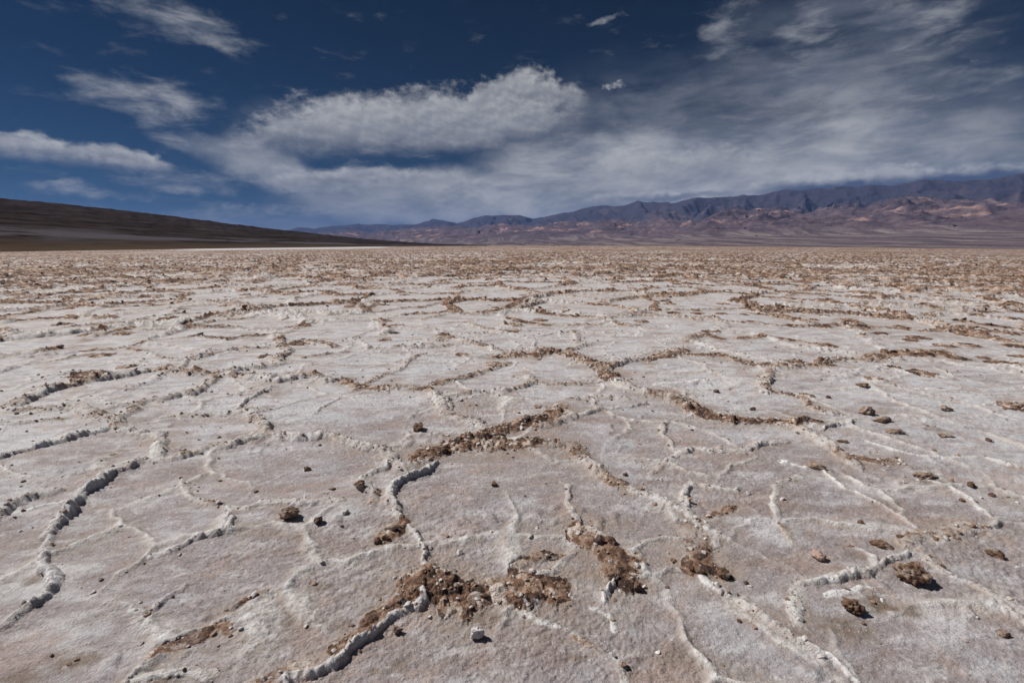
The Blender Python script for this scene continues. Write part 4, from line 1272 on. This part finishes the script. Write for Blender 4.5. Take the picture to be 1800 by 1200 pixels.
# ------------------------------------------------------------------ the dark, cloud-shaded hill and the far ranges
def polar_terrain(name, azs, rs_, zfun, mat, scale=None):
    A, R_ = np.meshgrid(np.radians(azs), rs_)
    if scale is not None:
        R_ = R_ * scale(np.degrees(A))
    x, y = (R_ * np.sin(A)).ravel(), (R_ * np.cos(A)).ravel()
    z, at = zfun(np.degrees(A).ravel(), R_.ravel(), x, y)
    na, nr = len(azs), len(rs_)
    i, j = np.meshgrid(np.arange(nr - 1), np.arange(na - 1), indexing='ij')
    f = np.stack([i * na + j, i * na + j + 1, (i + 1) * na + j + 1, (i + 1) * na + j], -1).reshape(-1, 4)[:, ::-1]
    o = add(name, mesh_from(name, np.stack([x, y, z], 1), f, at, mat))
    return tag(o, kind='structure')


def table(rows):
    t = sorted(pix_azel(*r) for r in rows)
    return np.array([q[0] for q in t]), np.array([q[1] for q in t])


HILL = table([(-700,300),(-300,322),(0,346),(100,355),(200,366),(300,377.5),(400,391),(470,400),(560,410),(640,419),(750,427.5),(860,431)])
BACK = table([(380,404),(467,402),(507,402),(523,397),(540,398),(550,400),(583,395),(613,393),(627,391),(647,393),(663,392),(687,394),(710,391),
 (733,390),(760,383),(780,383),(803,389),(833,378),(850,375),(873,375),(893,373),(913,373),(937,380),(960,377),(983,372),(1000,371),(1035,362),
 (1070,356),(1100,357),(1150,347),(1180,350),(1230,345),(1270,342),(1315,342),(1370,332),(1440,327),(1550,322),(1620,314),(1700,314),(1800,302),(2000,290),(2400,280)])
FRONT = table([(380,408),(500,409),(560,406),(640,402),(700,399),(760,395),(820,394),(880,389),(940,389),(1000,387),(1060,383),(1150,378),(1230,373),(1290,362),
 (1340,356),(1400,366),(1470,362),(1530,350),(1580,337),(1650,345),(1750,350),(1800,352),(2000,345),(2400,340)])


def hill_z(a, r, x, y):
    el = np.interp(a, *HILL)
    rc = np.interp(a, [-75, -46, -20, -4], [3000, 3200, 3800, 4600])
    r0 = np.interp(a, [-75, -46, -20, -4], [700, 900, 1500, 3000])
    H = np.tan(np.radians(el)) * rc
    t = (r - r0) / (rc - r0)
    up = np.clip(t, 0, 1) ** 1.12
    zz = base_sink(x, y)
    back = np.clip((t - 1) * 1.2, 0, 1)
    gul = fbm(a * .9 + .3 * vnoise(r * .002, a * .2, 207), r * .0011, 5, 201, .55)
    bumps = fbm(x * .007, y * .007, 4, 203, .6)
    z = zz * (1 - up) + H * up * (1 - .5 * back ** 2)
    z = z + np.clip(t, 0, 1) * (15.0 * gul * (t < 1.0) * np.clip(t, .3, 1) * (1 - .55 * sstep(.8, 1, t)) + 5.0 * bumps) - 3.0 * (t < 0)
    return z, {'t': t}


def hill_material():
    m, g = new_mat('dark_gravel_cloud_shade')
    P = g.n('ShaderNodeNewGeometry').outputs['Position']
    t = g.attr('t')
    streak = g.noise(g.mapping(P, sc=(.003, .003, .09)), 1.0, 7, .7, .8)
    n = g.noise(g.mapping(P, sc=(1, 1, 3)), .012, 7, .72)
    c = g.mix(g.rng(n, .35, .65), (.014, .011, .010), (.042, .029, .022))  # dark rock, made darker still: cloud shade is put into the colour
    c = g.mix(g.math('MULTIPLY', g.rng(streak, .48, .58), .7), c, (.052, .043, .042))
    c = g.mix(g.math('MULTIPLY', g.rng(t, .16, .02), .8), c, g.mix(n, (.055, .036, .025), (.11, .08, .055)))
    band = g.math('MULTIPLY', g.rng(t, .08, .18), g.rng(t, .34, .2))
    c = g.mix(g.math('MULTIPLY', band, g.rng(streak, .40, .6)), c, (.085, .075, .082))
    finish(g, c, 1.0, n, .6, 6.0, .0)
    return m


def ridged(x, y, seed, oct=5):
    s, a, t = 0.0, 1.0, 0.0
    for i in range(oct):
        s = s + a * (1 - np.abs(vnoise(x, y, seed + i * 13)))** 1.6
        t += a
        a *= .52
        x, y = x * 2.07 + 1.7, y * 2.07 - 3.1
    return s / t


def range_scale(a):
    return np.interp(a, [-35, -22, 0, 20, 47, 60], [2.3, 2.0, 1.5, 1.1, 1.0, 1.0])


def range_z(a, r, x, y):
    sc = range_scale(a)
    q = r / sc
    rf, rb, r0, rm = 13000.0, 20000.0, 4300.0, 9500.0
    Hf = np.tan(np.radians(np.interp(a, *FRONT))) * rf * sc
    Hb = np.tan(np.radians(np.interp(a, *BACK))) * rb * sc
    el_fan = np.interp(a, [-35, -10, 0, 10, 25, 47, 60], [.45, .55, .75, 1.0, 1.25, 1.55, 1.6])
    Hm = np.tan(np.radians(el_fan)) * rm * sc
    zz = base_sink(x, y)
    u, v = x / 1000.0, y / 1000.0
    rg1 = ridged(u * .60 / sc, v * .60 / sc, 301, 8)
    rg2 = ridged(u * .42 / sc + 4, v * .42 / sc, 331, 8)
    fan = np.clip((q - r0) / (rm - r0), 0, 1)
    lobe = fbm(a * .22, q * .00005, 3, 351)
    z = zz * (1 - fan) + Hm * fan ** 1.35 * (1 + .22 * lobe * (1 - fan))
    t1 = np.clip((q - rm * .86) / (rf - rm * .86), 0, 1)
    t1b = np.clip((q - rf) / 3600.0, 0, 1)
    f = (Hf - Hm) * t1 ** .85 * (1 - t1b) * (1 - (1.35 - rg1 * 1.40).clip(0, 1) * (1 - .60 * t1 ** 5))
    t2 = np.clip((q - 13600) / (rb - 13600), 0, 1)
    t2b = np.clip((q - rb) / 6000.0, 0, 1)
    b = (Hb - Hm) * t2 ** .8 * (1 - t2b ** 2) * (1 - (1.30 - rg2 * 1.35).clip(0, 1) * (1 - .86 * t2 ** 7))
    z = z + np.maximum(np.maximum(f, b), 0)
    z = z - 25 * (q < r0)
    return z, {'fan': fan, 'mt': np.clip(t1 * 1.2, 0, 1), 'bk': sstep(.05, .95, t2)}


def range_material():
    m, g = new_mat('desert_range')
    geo = g.n('ShaderNodeNewGeometry')
    P = geo.outputs['Position']
    K = g.mapping(P, sc=(.001, .001, .001))
    n1 = g.noise(g.mapping(K, sc=(1, 1, 2.5)), 1.1, 7, .65, .6)
    n2 = g.noise(g.mapping(K, sc=(1, 1, 4)), 3.5, 6, .65)
    n3 = g.noise(K, .45, 4, .55)
    rock = g.mix(g.rng(n2, .35, .65), (.080, .060, .076), (.165, .122, .132))  # violet tint puts distance haze into the rock colour, fans too
    rock = g.mix(g.rng(n1, .55, .64), rock, (.36, .235, .205))  # reddish sunlit patches painted into the rock
    rock = g.mix(g.math('MULTIPLY', g.rng(n3, .50, .68), .7), rock, (.075, .058, .075))
    back = g.mix(n2, (.030, .034, .052), (.062, .060, .080))  # dark blue: cloud shade over the back range, put into its colour
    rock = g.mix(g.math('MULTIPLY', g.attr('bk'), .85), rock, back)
    wash = g.noise(g.mapping(K, rot=(0, 0, math.radians(-35)), sc=(1.4, .22, 1)), 2.3, 6, .6, 1.2)
    fanc = g.mix(g.rng(wash, .42, .66), (.115, .088, .100), (.27, .22, .21))
    fanc = g.mix(g.rng(g.attr('fan'), .035, .0), fanc, (.03, .028, .022))
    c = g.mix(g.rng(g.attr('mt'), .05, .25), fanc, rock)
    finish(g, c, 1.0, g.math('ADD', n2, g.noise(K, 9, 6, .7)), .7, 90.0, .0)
    return m


polar_terrain('dark_shaded_hill', np.concatenate([np.arange(-80, -52, .5), np.arange(-52, -2.9, .12)]),
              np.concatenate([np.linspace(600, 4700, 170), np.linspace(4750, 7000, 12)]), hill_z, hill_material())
polar_terrain('mountain_range', np.arange(-36, 62.01, .14),
              np.concatenate([np.linspace(4000, 8000, 30), np.linspace(8100, 21000, 230), np.linspace(21200, 26500, 25)]),
              range_z, range_material(), range_scale)

# ------------------------------------------------------------------ desert haze
def haze():
    m = bpy.data.materials.new('desert_haze')
    m.use_nodes = True
    g = NT(m.node_tree)
    out = g.n('ShaderNodeOutputMaterial')
    v = g.n('ShaderNodeVolumePrincipled')
    v.inputs['Color'].default_value = (.25, .43, .97, 1)
    v.inputs['Density'].default_value = 1.25e-5
    v.inputs['Anisotropy'].default_value = 0.0
    g.link(v.outputs[0], out.inputs['Volume'])
    z0, z1, R_ = -1600.0, 3400.0, 66000.0
    vv = np.array([(sx * R_, sy * R_, z) for z in (z0, z1) for sy in (-1, 1) for sx in (-1, 1)])
    ff = np.array([(0, 2, 3, 1), (4, 5, 7, 6), (0, 1, 5, 4), (2, 6, 7, 3), (0, 4, 6, 2), (1, 3, 7, 5)])
    o = add('haze', mesh_from('haze', vv, ff, None, m, False))
    tag(o, 'thin bluish desert haze over the whole valley', 'haze', None, 'stuff')


haze()
